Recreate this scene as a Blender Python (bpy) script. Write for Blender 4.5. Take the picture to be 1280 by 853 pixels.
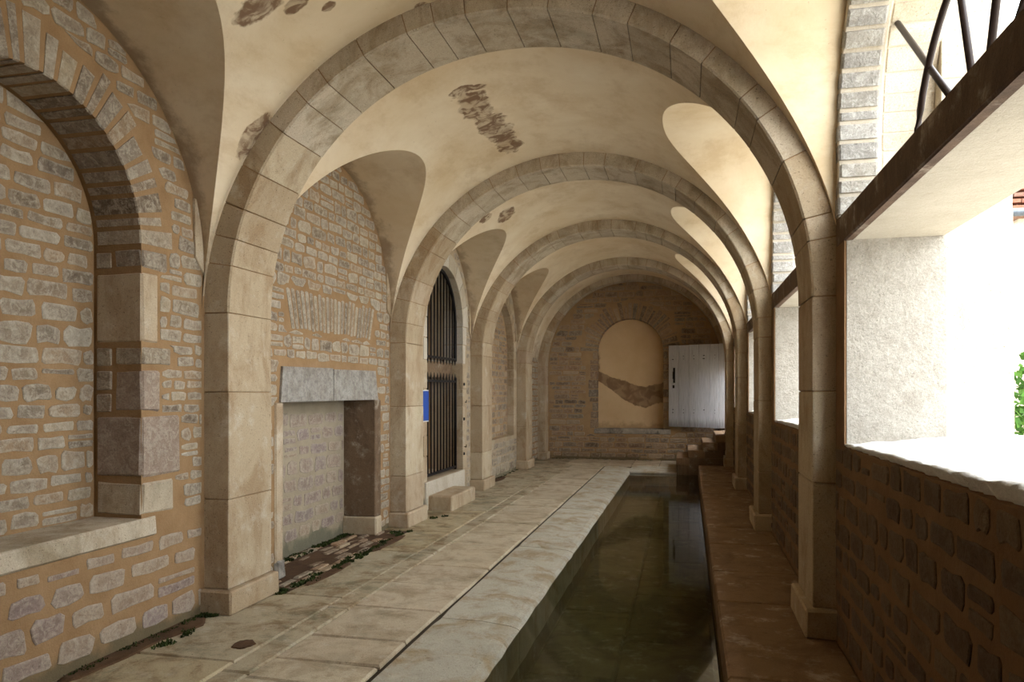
import bpy, bmesh, math, random
from mathutils import Vector, noise as mnoise

random.seed(7)
R_ = random.Random(11)
PI = math.pi
for o in list(bpy.data.objects):
    bpy.data.objects.remove(o, do_unlink=True)
scene = bpy.context.scene
COL = scene.collection

# ------------------------------------------------------------------ camera
FPX, VX, VY, CAMH = 920.0, 859.5, 488.6, 1.6
cam = bpy.data.cameras.new('camera')
cam.sensor_width = 36.0
cam.lens = FPX / 1280.0 * 36.0
cam.shift_y = (VY - 426.5) / 1280.0
cam.clip_start = 0.02
cam_o = bpy.data.objects.new('camera', cam)
COL.objects.link(cam_o)
YAW = math.atan((VX - 640.0) / FPX)
cam_o.location = (0, 0, CAMH)
cam_o.rotation_euler = (PI / 2, 0, YAW)
scene.camera = cam_o

def screen(p):
    s, c = math.sin(YAW), math.cos(YAW)
    d = p[1] * c - p[0] * s
    if d < 0.05:
        return None
    return 640 + FPX * (p[0] * c + p[1] * s) / d, VY - FPX * (p[2] - CAMH) / d, d

# ------------------------------------------------------------------ sky light
world = bpy.data.worlds.new('overcast_sky')
scene.world = world
world.use_nodes = True
wn = world.node_tree.nodes
wn['Background'].inputs['Color'].default_value = (0.90, 0.955, 1.0, 1)
wn['Background'].inputs['Strength'].default_value = 5.0
vs = scene.view_settings
vs.view_transform = 'Standard'
vs.look = 'None'
vs.gamma = 1.0
vs.use_curve_mapping = False
vs.exposure = 1.27
cy = scene.cycles
cy.max_bounces = 14
cy.diffuse_bounces = 8
cy.glossy_bounces = 4
cy.transparent_max_bounces = 12
cy.caustics_reflective = False
cy.caustics_refractive = False
cy.use_denoising = True

# ------------------------------------------------------------------ materials
ALB = 0.80
def lin(h):
    h = h.lstrip('#')
    out = []
    for i in (0, 2, 4):
        v = int(h[i:i + 2], 16) / 255.0
        out.append(ALB * (v / 12.92 if v <= 0.04045 else ((v + 0.055) / 1.055) ** 2.4))
    return tuple(out) + (1.0,)

class NT:
    def __init__(self, name, rough=0.9):
        m = bpy.data.materials.new(name)
        m.use_nodes = True
        self.m = m
        self.t = m.node_tree
        self.b = self.t.nodes['Principled BSDF']
        self.b.inputs['Roughness'].default_value = rough
        self.b.inputs['Specular IOR Level'].default_value = 0.25
        self.pos = self.t.nodes.new('ShaderNodeNewGeometry')
    def n(self, kind, **kw):
        nd = self.t.nodes.new(kind)
        for k, v in kw.items():
            setattr(nd, k, v)
        return nd
    def link(self, a, b):
        self.t.links.new(a, b)
    def P(self, scale=(1, 1, 1)):
        mp = self.n('ShaderNodeMapping')
        mp.inputs['Scale'].default_value = scale
        self.link(self.pos.outputs['Position'], mp.inputs['Vector'])
        return mp.outputs['Vector']
    def noise(self, scale, detail=4, rough=0.6, vec=None, dist=0.0):
        nd = self.n('ShaderNodeTexNoise')
        nd.inputs['Scale'].default_value = scale
        nd.inputs['Detail'].default_value = detail
        nd.inputs['Roughness'].default_value = rough
        nd.inputs['Distortion'].default_value = dist
        self.link(vec if vec is not None else self.pos.outputs['Position'], nd.inputs['Vector'])
        return nd.outputs['Fac']
    def ramp(self, fac, stops, interp='LINEAR'):
        r = self.n('ShaderNodeValToRGB')
        r.color_ramp.interpolation = interp
        el = r.color_ramp.elements
        while len(el) < len(stops):
            el.new(0.5)
        for e, (p, c) in zip(el, stops):
            e.position = p
            e.color = c if len(c) == 4 else tuple(c) + (1,)
        self.link(fac, r.inputs['Fac'])
        return r.outputs['Color']
    def mix(self, fac, a, b, mode='MIX'):
        m = self.n('ShaderNodeMix', data_type='RGBA', blend_type=mode)
        m.inputs['Factor'].default_value = fac if isinstance(fac, (int, float)) else 0
        if not isinstance(fac, (int, float)):
            self.link(fac, m.inputs['Factor'])
        for v, s in ((a, m.inputs[6]), (b, m.inputs[7])):
            if isinstance(v, tuple):
                s.default_value = v
            else:
                self.link(v, s)
        return m.outputs[2]
    def math(self, op, a, b=0.0, c=None, clamp=False):
        m = self.n('ShaderNodeMath', operation=op)
        m.use_clamp = clamp
        for i, v in enumerate((a, b, c)):
            if v is None:
                continue
            if isinstance(v, (int, float)):
                m.inputs[i].default_value = v
            else:
                self.link(v, m.inputs[i])
        return m.outputs[0]
    def rng(self, v, a, b, c=0.0, d=1.0):
        m = self.n('ShaderNodeMapRange')
        m.interpolation_type = 'SMOOTHSTEP'
        self.link(v, m.inputs[0])
        for i, x in zip((1, 2, 3, 4), (a, b, c, d)):
            m.inputs[i].default_value = x
        return m.outputs[0]
    def rand(self):
        oi = self.n('ShaderNodeObjectInfo')
        s = self.math('ADD', oi.outputs['Random'], self.pos.outputs['Random Per Island'])
        return self.math('FRACT', s)
    def xyz(self):
        s = self.n('ShaderNodeSeparateXYZ')
        self.link(self.pos.outputs['Position'], s.inputs[0])
        return s.outputs
    def color(self, c):
        if isinstance(c, tuple):
            self.b.inputs['Base Color'].default_value = c
        else:
            self.link(c, self.b.inputs['Base Color'])
    def bump(self, h, strength=0.4, dist=0.01):
        b = self.n('ShaderNodeBump')
        b.inputs['Strength'].default_value = strength
        b.inputs['Distance'].default_value = dist
        self.link(h, b.inputs['Height'])
        self.link(b.outputs['Normal'], self.b.inputs['Normal'])

def mat_rubble(name, cols, white, wamt, tint_noise=0.35, bump=0.7):
    k = NT(name, 0.95)
    r = k.rand()
    base = k.ramp(r, [(i / (len(cols) - 1), lin(c)) for i, c in enumerate(cols)])
    blotch = k.noise(9, 5, 0.65)
    base = k.mix(k.math('MULTIPLY', k.rng(blotch, 0.35, 0.75), tint_noise), base, k.mix(1.0, base, (0.45, 0.4, 0.36, 1), 'MULTIPLY'))
    w = k.noise(17, 8, 0.78, dist=0.8)
    base = k.mix(k.math('MULTIPLY', k.rng(w, 0.44, 0.62), wamt), base, lin(white))
    ra = k.n('ShaderNodeAttribute')
    ra.attribute_name = 'rim'
    rf = k.rng(k.math('ADD', ra.outputs['Fac'], k.math('MULTIPLY', k.math('SUBTRACT', k.noise(30, 5, 0.7), 0.5), 1.4)), 0.55, 1.0)
    base = k.mix(k.math('MULTIPLY', rf, wamt * 0.5), base, lin(white))
    fine = k.noise(75, 6, 0.85)
    pits = k.noise(48, 4, 0.7)
    base = k.mix(k.rng(pits, 0.30, 0.40, 0.6, 0.0), base, k.mix(1.0, base, (0.35, 0.3, 0.27, 1), 'MULTIPLY'))
    base = k.mix(0.6, base, k.ramp(fine, [(0.3, (0.35, 0.33, 0.31)), (0.7, (1.0, 1.0, 1.0))]), 'MULTIPLY')
    k.color(base)
    k.bump(k.math('ADD', k.math('MULTIPLY', k.noise(22, 6, 0.7), 1.0), k.math('MULTIPLY', fine, 0.35)), bump, 0.02)
    return k.m

def mat_mortar(name, a, b, damp=True):
    k = NT(name, 0.97)
    c = k.ramp(k.noise(5, 6, 0.65), [(0.3, lin(a)), (0.7, lin(b))])
    fine = k.noise(110, 4, 0.7)
    c = k.mix(0.3, c, k.ramp(fine, [(0.3, (0.5, 0.45, 0.4)), (0.7, (1, 1, 1))]), 'MULTIPLY')
    if damp:
        z = k.xyz()[2]
        f = k.math('MULTIPLY', k.rng(k.math('ADD', z, k.math('MULTIPLY', k.noise(3, 5), 0.5)), 0.28, 0.42, 1, 0), 0.65)
        c = k.mix(f, c, lin('#4b5140'))
    k.color(c)
    k.bump(k.math('ADD', k.noise(30, 5, 0.7), k.math('MULTIPLY', fine, 0.5)), 0.5, 0.012)
    return k.m

def mat_dressed(name, cols, stain, samt=0.45, bump=0.35, green=0.0):
    k = NT(name, 0.9)
    c = k.ramp(k.rand(), [(i / (len(cols) - 1), lin(x)) for i, x in enumerate(cols)])
    st = k.noise(3.2, 8, 0.72, vec=k.P((1, 1, 0.55)), dist=0.6)
    c = k.mix(k.math('MULTIPLY', k.rng(st, 0.44, 0.66), min(samt * 1.25, 0.9)), c, lin(stain))
    sk = k.noise(1.0, 7, 0.7, vec=k.P((7, 7, 1.1)), dist=0.4)
    c = k.mix(k.math('MULTIPLY', k.rng(sk, 0.55, 0.72), 0.5), c, k.mix(1.0, c, (0.52, 0.43, 0.34, 1), 'MULTIPLY'))
    pale = k.noise(5.5, 7, 0.7)
    c = k.mix(k.math('MULTIPLY', k.rng(pale, 0.52, 0.72), 0.5), c, lin('#ddd3c0'))
    if green:
        g = k.noise(2.6, 7, 0.72)
        c = k.mix(k.math('MULTIPLY', k.rng(g, 0.48, 0.68), green), c, lin('#63644b'))
    pore = k.noise(60, 5, 0.8)
    c = k.mix(k.rng(pore, 0.33, 0.41, 0.7, 0.0), c, lin('#4f3d2c'))
    fine = k.noise(120, 4, 0.75)
    c = k.mix(0.45, c, k.ramp(fine, [(0.3, (0.45, 0.42, 0.4)), (0.7, (1.15, 1.15, 1.15))]), 'MULTIPLY')
    k.color(c)
    k.bump(k.math('ADD', k.noise(14, 6, 0.65), k.math('ADD', k.math('MULTIPLY', pore, 0.5), k.math('MULTIPLY', fine, 0.25))), bump, 0.012)
    return k.m

M = {}
M['rubble'] = mat_rubble('rubble_stone', ['#b0a08c', '#c6b59d', '#94826f', '#cfbda0', '#8c7964', '#b5a795', '#c0a585', '#a08d78', '#cabda9'], '#ddd1bb', 0.6, 0.6)
M['rubble_low'] = mat_rubble('rubble_stone_base', ['#a4908a', '#b8a28a', '#9b8580', '#bfa88c', '#a08f88'], '#d6c7b2', 0.55, 0.4, 0.5)
M['rubble_brown'] = mat_rubble('rubble_stone_brown', ['#b09578', '#c4a483', '#8c7966', '#d6bb99', '#948878', '#b89372', '#7f6c5a'], '#dac8ae', 0.5)
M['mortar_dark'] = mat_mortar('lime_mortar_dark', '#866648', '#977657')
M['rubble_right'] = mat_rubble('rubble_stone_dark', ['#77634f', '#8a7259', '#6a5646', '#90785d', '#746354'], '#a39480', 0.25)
M['rubble_white'] = mat_rubble('rubble_stone_grey', ['#b4b1ab', '#c2beb6', '#a9a59e', '#c8c1b3'], '#e6e2da', 0.6, 0.4, 1.0)
M['sill'] = mat_mortar('rough_sill_stone', '#ece8e0', '#fbf9f5', False)
M['mortar'] = mat_mortar('lime_mortar_tan', '#9b7a55', '#b08e66')
M['mortar_pale'] = mat_mortar('lime_mortar_pale', '#b29c80', '#c6b496')
M['mortar_brown'] = mat_mortar('lime_mortar_brown', '#b0906a', '#c4a47c')
M['mortar_grey'] = mat_mortar('lime_mortar_grey', '#a5967e', '#b8a98f')
M['mortar_white'] = mat_mortar('lime_render_white', '#c9bda8', '#d8cdbb', False)
M['dressed'] = mat_dressed('dressed_limestone', ['#c0ab8c', '#ccb899', '#b9a384', '#d2c0a2', '#c4ae92'], '#9a7a55')
M['dressed_arch'] = mat_dressed('weathered_grey_limestone', ['#cdbca2', '#d8c9b0', '#c6b69e', '#dccdb6', '#d0c0a8'], '#a08b6c', 0.6, 0.45, 0.25)
M['dressed_white'] = mat_dressed('dressed_limestone_white', ['#cdc2ad', '#d8cebb', '#c6b9a2'], '#a89070', 0.3)
M['dressed_grey'] = mat_dressed('grey_limestone', ['#a8a196', '#b2ab9e', '#a0998f'], '#5f5a56', 0.75, 0.6)
M['lintel_grey'] = mat_rubble('mottled_grey_limestone', ['#bdb5aa', '#c6bfb3'], '#7a746e', 0.5, 0.6, 0.5)
M['dressed_brown'] = mat_dressed('brown_limestone', ['#8a7258', '#7f6850'], '#5e4936', 0.6, 0.8)
M['paving'] = mat_dressed('paving_stone', ['#cfbfa4', '#d6c6aa', '#c6b69c', '#d2c2a9', '#cab99e'], '#a08e72', 0.6, 0.4, 0.3)
M['gutter'] = mat_dressed('mossy_paving_stone', ['#c2b397', '#bdb094', '#c4b390'], '#8a7150', 0.75, 0.5, 0.6)
M['kerb'] = mat_dressed('kerb_limestone', ['#c6c0ae', '#cdc7b6', '#bfb8a6'], '#a8926c', 0.7, 0.6, 0.15)
M['ledge'] = mat_dressed('ledge_limestone', ['#97795a', '#8f7254', '#9d8060'], '#6e5238', 0.5, 0.35)
M['earth'] = mat_mortar('brown_earth', '#4a3525', '#6b5138', False)
M['joint_dark'] = mat_mortar('dark_joint_earth', '#3a3126', '#4a4030', False)
M['pool_floor'] = mat_dressed('pool_floor_stone', ['#7d7656', '#8a7f5d', '#756e50', '#80765a'], '#4c4632', 0.6, 0.2)
M['lintel_brown'] = mat_dressed('brown_lintel_face', ['#6b5646', '#755e4c'], '#4a3a30', 0.5)
M['jamb_render'] = mat_rubble('rough_jamb_render', ['#b9b1a4', '#bfb8ab'], '#cfc8bb', 0.5, 0.3, 0.9)
M['plaster_jamb'] = mat_mortar('rough_lime_render', '#c4baa8', '#d3cab9', False)
M['buttress'] = mat_dressed('pale_buttress_stone', ['#d5cbb8', '#dcd3c2', '#cfc4ae'], '#b59c78', 0.35)

def mat_plaster(name, a, b, stains=True):
    k = NT(name, 0.93)
    c = k.ramp(k.noise(1.3, 6, 0.62, dist=0.4), [(0.3, lin(a)), (0.72, lin(b))])
    streak = k.noise(2.2, 6, 0.7, vec=k.P((1.0, 0.7, 2.0)))
    c = k.mix(k.math('MULTIPLY', k.rng(streak, 0.46, 0.7), 0.5), c, lin('#cdb088'))
    x, y, z = k.xyz()
    if stains:
        wob = k.math('MULTIPLY', k.math('SUBTRACT', k.noise(5.5, 4, 0.6), 0.5), 1.5)
        tot = None
        for (sx, sy, ax, ay, rot) in STAINS:
            dx = k.math('SUBTRACT', x, sx)
            dy = k.math('SUBTRACT', y, sy)
            cr, sr = math.cos(rot), math.sin(rot)
            u = k.math('ADD', k.math('MULTIPLY', dx, cr / ax), k.math('MULTIPLY', dy, sr / ax))
            v = k.math('ADD', k.math('MULTIPLY', dx, -sr / ay), k.math('MULTIPLY', dy, cr / ay))
            d = k.math('SQRT', k.math('ADD', k.math('MULTIPLY', u, u), k.math('MULTIPLY', v, v)))
            e = k.rng(k.math('ADD', d, wob), 0.86, 1.06, 1, 0)
            tot = e if tot is None else k.math('MAXIMUM', tot, e)
        inner = k.rng(k.noise(8, 4, 0.6, dist=1.0), 0.42, 0.62, 1.0, 0.35)
        c = k.mix(k.math('MULTIPLY', k.math('MULTIPLY', tot, inner), 0.85), c, lin('#6b452a'))
        ed = k.noise(3.0, 6, 0.7)
        damp = k.math('MULTIPLY', k.rng(k.math('ADD', x, k.math('MULTIPLY', ed, 0.55)), -3.12, -2.98, 1, 0), 0.55)
        c = k.mix(damp, c, lin('#7d5f45'))
    pit = k.noise(38, 3, 0.7)
    c = k.mix(k.rng(pit, 0.27, 0.31, 0.35, 0), c, lin('#7a6148'))
    k.color(c)
    k.bump(k.math('ADD', k.noise(3, 5, 0.6), k.math('MULTIPLY', k.noise(60, 4, 0.7), 0.12)), 0.25, 0.02)
    return k.m
STAINS = [(-1.86, 6.35, 0.15, 0.34, 0.0), (-1.83, 6.95, 0.15, 0.42, 0.05), (-1.80, 7.42, 0.12, 0.25, 0), (-1.86, 5.98, 0.10, 0.07, 0), (-1.74, 6.02, 0.07, 0.05, 0), (-2.44, 3.86, 0.14, 0.12, 0.3), (-2.32, 4.06, 0.08, 0.06, 0), (-2.20, 4.24, 0.05, 0.04, 0), (-1.74, 4.66, 0.05, 0.04, 0),
          (-2.34, 9.5, 0.12, 0.22, 0.2), (-2.52, 9.12, 0.08, 0.14, 0), (-2.97, 4.6, 0.12, 0.10, 0)]
M['vault'] = mat_plaster('vault_plaster', '#e2caa4', '#f6e6ca')

def mat_niche_plaster():
    k = NT('niche_plaster', 0.93)
    x, y, z = k.xyz()
    c = k.ramp(k.noise(2.0, 6, 0.62), [(0.3, lin('#e0be92')), (0.72, lin('#ecce a2'.replace(' ', '')))])
    # brown damp tide mark crossing the panel, sagging from upper left to lower middle
    u = k.math('ADD', x, 1.3)
    mid = k.math('ADD', k.math('MULTIPLY', k.rng(u, -1.2, 0.35), -0.60), k.math('MULTIPLY', k.rng(u, 0.25, 0.9), 0.10))
    dz = k.math('SUBTRACT', k.math('SUBTRACT', z, 2.06), mid)
    wid = k.math('ADD', 0.13, k.math('MULTIPLY', k.rng(u, -0.75, 0.1), 0.12))
    wob = k.math('MULTIPLY', k.math('SUBTRACT', k.noise(5, 5, 0.6), 0.5), 0.7)
    d = k.math('ADD', k.math('DIVIDE', k.math('ABSOLUTE', dz), wid), wob)
    f = k.rng(d, 0.88, 1.02, 1, 0)
    core = k.rng(k.noise(5.5, 2, 0.5, dist=0.6), 0.42, 0.66, 1.0, 0.72)
    edge_l = k.math('MULTIPLY', k.rng(k.math('ADD', u, k.math('MULTIPLY', k.noise(6, 3), 0.25)), -0.66, -0.58, 1, 0), k.math('MULTIPLY', k.rng(z, 1.75, 1.95), k.rng(z, 2.4, 2.55, 1, 0)))
    c = k.mix(k.math('MULTIPLY', k.math('MAXIMUM', k.math('MULTIPLY', f, core), edge_l), 0.8), c, lin('#6b4a33'))
    low = k.math('MULTIPLY', k.rng(k.math('ADD', z, k.math('MULTIPLY', k.noise(6, 5), 0.7)), 1.05, 1.25, 1, 0), 0.4)
    c = k.mix(low, c, lin('#8a6a48'))
    k.color(c)
    k.bump(k.noise(25, 5, 0.7), 0.2, 0.01)
    return k.m
M['niche_plaster'] = mat_niche_plaster()

def mat_wood():
    k = NT('weathered_grey_wood', 0.8)
    r = k.rand()
    g = k.noise(9, 7, 0.65, vec=k.P((9, 9, 0.35)), dist=0.4)
    c = k.ramp(g, [(0.25, lin('#8d8f98')), (0.5, lin('#ced1da')), (0.8, lin('#eceef2'))])
    c = k.mix(0.35, c, k.ramp(r, [(0, lin('#b9bdc9')), (1, lin('#dedcd8'))]))
    z = k.xyz()[2]
    low = k.math('MULTIPLY', k.rng(k.math('ADD', z, k.math('MULTIPLY', g, 0.4)), 1.0, 1.22, 1, 0), 0.55)
    c = k.mix(low, c, lin('#5a5148'))
    k.color(c)
    k.bump(g, 0.5, 0.008)
    return k.m
M['wood'] = mat_wood()

def mat_simple(name, c, rough=0.6, metal=0.0, bump=0):
    k = NT(name, rough)
    n = k.noise(40, 4, 0.6)
    cc = lin(c)
    k.color(k.ramp(n, [(0.3, tuple(v * 0.7 for v in cc[:3])), (0.7, cc)]))
    k.b.inputs['Metallic'].default_value = metal
    if bump:
        k.bump(n, bump, 0.004)
    return k.m
M['iron'] = mat_simple('black_iron', '#1c1614', 0.55, 0.3, 0.3)
M['iron_brown'] = mat_simple('brown_painted_iron', '#2b1d18', 0.4, 0.2, 0.2)
M['blue'] = mat_simple('blue_enamel', '#0f4fb0', 0.35)
M['white'] = mat_simple('white_enamel', '#e8e6e0', 0.4)
M['ground'] = mat_mortar('pale_gravel', '#e3dac9', '#efe7d8', False)
M['house'] = mat_simple('pale_house_render', '#e0d3bd', 0.9)
M['tile'] = mat_rubble('roof_tile_clay', ['#8d5a45', '#a36a50', '#7c5a4c', '#96705c'], '#b09a8a', 0.2)
M['leaf'] = mat_rubble('green_leaves', ['#3f6a25', '#5a8a33', '#2f541e', '#6f9c40'], '#7fa64d', 0.2, 0.2, 0.1)
M['moss'] = mat_rubble('green_moss', ['#2f3a17', '#40502080'[:7], '#283213', '#4c5a24'], '#5c6b2e', 0.15, 0.2, 0.2)
M['grey_zinc'] = mat_simple('zinc_gutter', '#6d737a', 0.4, 0.5)

def mat_water():
    m = bpy.data.materials.new('still_green_water')
    m.use_nodes = True
    t = m.node_tree
    t.nodes.clear()
    out = t.nodes.new('ShaderNodeOutputMaterial')
    mix = t.nodes.new('ShaderNodeMixShader')
    fr = t.nodes.new('ShaderNodeFresnel')
    fr.inputs['IOR'].default_value = 1.33
    tr = t.nodes.new('ShaderNodeBsdfTransparent')
    tr.inputs['Color'].default_value = (0.60, 0.63, 0.48, 1)
    gl = t.nodes.new('ShaderNodeBsdfGlossy')
    gl.inputs['Roughness'].default_value = 0.05
    nz = t.nodes.new('ShaderNodeTexNoise')
    nz.inputs['Scale'].default_value = 2.5
    geo = t.nodes.new('ShaderNodeNewGeometry')
    t.links.new(geo.outputs['Position'], nz.inputs['Vector'])
    bp = t.nodes.new('ShaderNodeBump')
    bp.inputs['Strength'].default_value = 0.02
    bp.inputs['Distance'].default_value = 0.02
    t.links.new(nz.outputs['Fac'], bp.inputs['Height'])
    t.links.new(bp.outputs['Normal'], gl.inputs['Normal'])
    t.links.new(fr.outputs[0], mix.inputs[0])
    t.links.new(tr.outputs[0], mix.inputs[1])
    t.links.new(gl.outputs[0], mix.inputs[2])
    t.links.new(mix.outputs[0], out.inputs['Surface'])
    return m
M['water'] = mat_water()

# ------------------------------------------------------------------ mesh helpers
def mesh_obj(name, V, F, mat, parent=None, smooth=False, origin=None, rim=None):
    me = bpy.data.meshes.new(name)
    o = bpy.data.objects.new(name, me)
    off = Vector((0, 0, 0))
    if parent is not None:
        off = parent_world(parent)
        o.parent = parent
    elif origin is not None:
        off = Vector(origin)
        o.location = off
    me.from_pydata([(v[0] - off.x, v[1] - off.y, v[2] - off.z) for v in V], [], F)
    me.materials.append(M[mat] if isinstance(mat, str) else mat)
    if smooth:
        me.polygons.foreach_set('use_smooth', [True] * len(me.polygons))
    if rim:
        at = me.attributes.new('rim', 'FLOAT', 'POINT')
        at.data.foreach_set('value', rim)
    COL.objects.link(o)
    return o

def rim_of(V):
    return [1.0] * (len(V) - 1) + [0.0]

def parent_world(p):
    v = Vector((0, 0, 0))
    while p is not None:
        v += p.location
        p = p.parent
    return v

def tag(o, label, cat=None, group=None, kind=None):
    o['label'] = label
    if cat:
        o['category'] = cat
    if group:
        o['group'] = group
    if kind:
        o['kind'] = kind
    return o

def empty(name, loc, label, cat, group=None, kind=None):
    o = bpy.data.objects.new(name, None)
    o.empty_display_size = 0.1
    o.location = loc
    COL.objects.link(o)
    return tag(o, label, cat, group, kind)

class MB:
    def __init__(self):
        self.V, self.F = [], []
    def add(self, V, F):
        n = len(self.V)
        self.V += V
        self.F += [tuple(i + n for i in f) for f in F]
        return self
    def box(self, x0, x1, y0, y1, z0, z1, ch=0.0, jit=0.0):
        if ch <= 0:
            V = [(x, y, z) for z in (z0, z1) for y in (y0, y1) for x in (x0, x1)]
            return self.add(V, [(0, 2, 3, 1), (4, 5, 7, 6), (0, 1, 5, 4), (2, 6, 7, 3), (0, 4, 6, 2), (1, 3, 7, 5)])
        bm = bmesh.new()
        vs_ = [bm.verts.new((x, y, z)) for z in (z0, z1) for y in (y0, y1) for x in (x0, x1)]
        for f in [(0, 2, 3, 1), (4, 5, 7, 6), (0, 1, 5, 4), (2, 6, 7, 3), (0, 4, 6, 2), (1, 3, 7, 5)]:
            bm.faces.new([vs_[i] for i in f])
        bmesh.ops.bevel(bm, geom=bm.edges[:], offset=ch, segments=1, affect='EDGES')
        bm.verts.index_update()
        V = [(v.co.x + R_.uniform(-jit, jit), v.co.y + R_.uniform(-jit, jit), v.co.z + R_.uniform(-jit, jit)) for v in bm.verts]
        F = [tuple(v.index for v in f.verts) for f in bm.faces]
        bm.free()
        return self.add(V, F)
    def tube(self, pts, r, n=8, caps=True):
        pts = [Vector(p) for p in pts]
        rings = []
        for i, p in enumerate(pts):
            a = pts[max(i - 1, 0)]
            b = pts[min(i + 1, len(pts) - 1)]
            d = (b - a).normalized()
            up = Vector((0, 0, 1)) if abs(d.z) < 0.9 else Vector((1, 0, 0))
            s = d.cross(up).normalized()
            t = s.cross(d)
            rr = r[i] if isinstance(r, (list, tuple)) else r
            rings.append([tuple(p + (s * math.cos(2 * PI * k / n) + t * math.sin(2 * PI * k / n)) * rr) for k in range(n)])
        V = [v for ring in rings for v in ring]
        F = []
        for i in range(len(rings) - 1):
            for k in range(n):
                a, b = i * n + k, i * n + (k + 1) % n
                F.append((a, b, b + n, a + n))
        if caps:
            F.append(tuple(range(n - 1, -1, -1)))
            F.append(tuple(range(len(V) - n, len(V))))
        return self.add(V, F)
    def build(self, name, mat, parent=None, smooth=False, origin=None):
        return mesh_obj(name, self.V, self.F, mat, parent, smooth, origin)

def prism(poly, holes, mp, w0, w1):
    """Extrude a polygon with holes (lists of (a,b)) between w0 and w1; mp maps (a,b,w) to world."""
    bm = bmesh.new()
    edges = []
    for loop in [poly] + holes:
        vs_ = [bm.verts.new((p[0], p[1], 0)) for p in loop]
        for i in range(len(vs_)):
            edges.append(bm.edges.new((vs_[i], vs_[(i + 1) % len(vs_)])))
    bmesh.ops.triangle_fill(bm, use_beauty=True, use_dissolve=False, edges=edges)
    res = bmesh.ops.extrude_face_region(bm, geom=bm.faces[:])
    for g in res['geom']:
        if isinstance(g, bmesh.types.BMVert):
            g.co.z = 1
    bmesh.ops.recalc_face_normals(bm, faces=bm.faces[:])
    bm.verts.index_update()
    V = [mp(v.co.x, v.co.y, w0 + (w1 - w0) * v.co.z) for v in bm.verts]
    F = [tuple(v.index for v in f.verts) for f in bm.faces]
    bm.free()
    return V, F

class Path:
    """2D polyline by arc length with outward normals (left-to-right over an arch: normal points away from the opening)."""
    def __init__(self, pts):
        self.p = pts
        self.s = [0.0]
        for a, b in zip(pts, pts[1:]):
            self.s.append(self.s[-1] + math.hypot(b[0] - a[0], b[1] - a[1]))
        self.L = self.s[-1]
    def at(self, s):
        s = min(max(s, 0), self.L)
        lo, hi = 0, len(self.s) - 1
        while hi - lo > 1:
            m = (lo + hi) // 2
            if self.s[m] <= s:
                lo = m
            else:
                hi = m
        f = (s - self.s[lo]) / max(self.s[hi] - self.s[lo], 1e-9)
        a, b = self.p[lo], self.p[hi]
        # averaged normal
        def nrm(i):
            i0, i1 = max(i - 1, 0), min(i + 1, len(self.p) - 1)
            dx, dy = self.p[i1][0] - self.p[i0][0], self.p[i1][1] - self.p[i0][1]
            l = math.hypot(dx, dy) or 1
            return -dy / l, dx / l
        n0, n1 = nrm(lo), nrm(hi)
        nx, ny = n0[0] + (n1[0] - n0[0]) * f, n0[1] + (n1[1] - n0[1]) * f
        return (a[0] + (b[0] - a[0]) * f, a[1] + (b[1] - a[1]) * f), (nx, ny)

def arch_pts(c, a, spring, b, n=2.0, seg=48):
    out = []
    for i in range(seg + 1):
        t = PI - PI * i / seg
        ct, st = math.cos(t), math.sin(t)
        out.append((c + a * math.copysign(abs(ct) ** (2 / n), ct), spring + b * abs(st) ** (2 / n)))
    return out     # left to right

def wedge(path, s0, s1, d0, d1, w0, w1, mp, nseg=2, ch=0.006):
    """A stone of an arch ring: chamfered section swept along the path."""
    dfun = d1 if callable(d1) else None
    d1 = 0.3 if dfun else d1
    sec = [(d0, w0 + ch), (d0, w1 - ch), (d0 + ch, w1), (d1, w1), (d1, w0), (d0 + ch, w0)]
    V, F = [], []
    m = len(sec)
    for i in range(nseg + 1):
        p, n = path.at(s0 + (s1 - s0) * i / nseg)
        for q_, (d, w) in enumerate(sec):
            if dfun is not None and q_ in (3, 4):
                d = dfun(p, n)
            V.append(mp(p[0] + n[0] * d, p[1] + n[1] * d, w))
    for i in range(nseg):
        for k in range(m):
            a, b = i * m + k, i * m + (k + 1) % m
            F.append((a, b, b + m, a + m))
    F.append(tuple(range(m - 1, -1, -1)))
    F.append(tuple(range(nseg * m, nseg * m + m)))
    return V, F

def stone_poly(u0, u1, v0, v1, rnd):
    h, w = v1 - v0, u1 - u0
    c = min(h, w) * rnd.uniform(0.12, 0.26)
    j = min(h, w) * 0.10
    P = [(u0 + c, v0), ((u0 + u1) / 2, v0), (u1 - c, v0), (u1, v0 + c), (u1, v1 - c), (u1 - c, v1), ((u0 + u1) / 2, v1), (u0 + c, v1), (u0, v1 - c), (u0, v0 + c)]
    return [(a + rnd.uniform(-j, j), b + rnd.uniform(-j, j)) for a, b in P]

def clip_poly(P, inside):
    n = len(P)
    c = (sum(p[0] for p in P) / n, sum(p[1] for p in P) / n)
    if not inside(*c):
        return None
    out = []
    for p in P:
        if inside(*p):
            out.append(p)
            continue
        a, b = 0.0, 1.0
        for _ in range(12):
            m = (a + b) / 2
            if inside(c[0] + (p[0] - c[0]) * m, c[1] + (p[1] - c[1]) * m):
                a = m
            else:
                b = m
        a *= 0.96
        out.append((c[0] + (p[0] - c[0]) * a, c[1] + (p[1] - c[1]) * a))
    area = abs(sum(out[i][0] * out[(i + 1) % n][1] - out[(i + 1) % n][0] * out[i][1] for i in range(n))) / 2
    return out if area > 0.0012 else None

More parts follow.
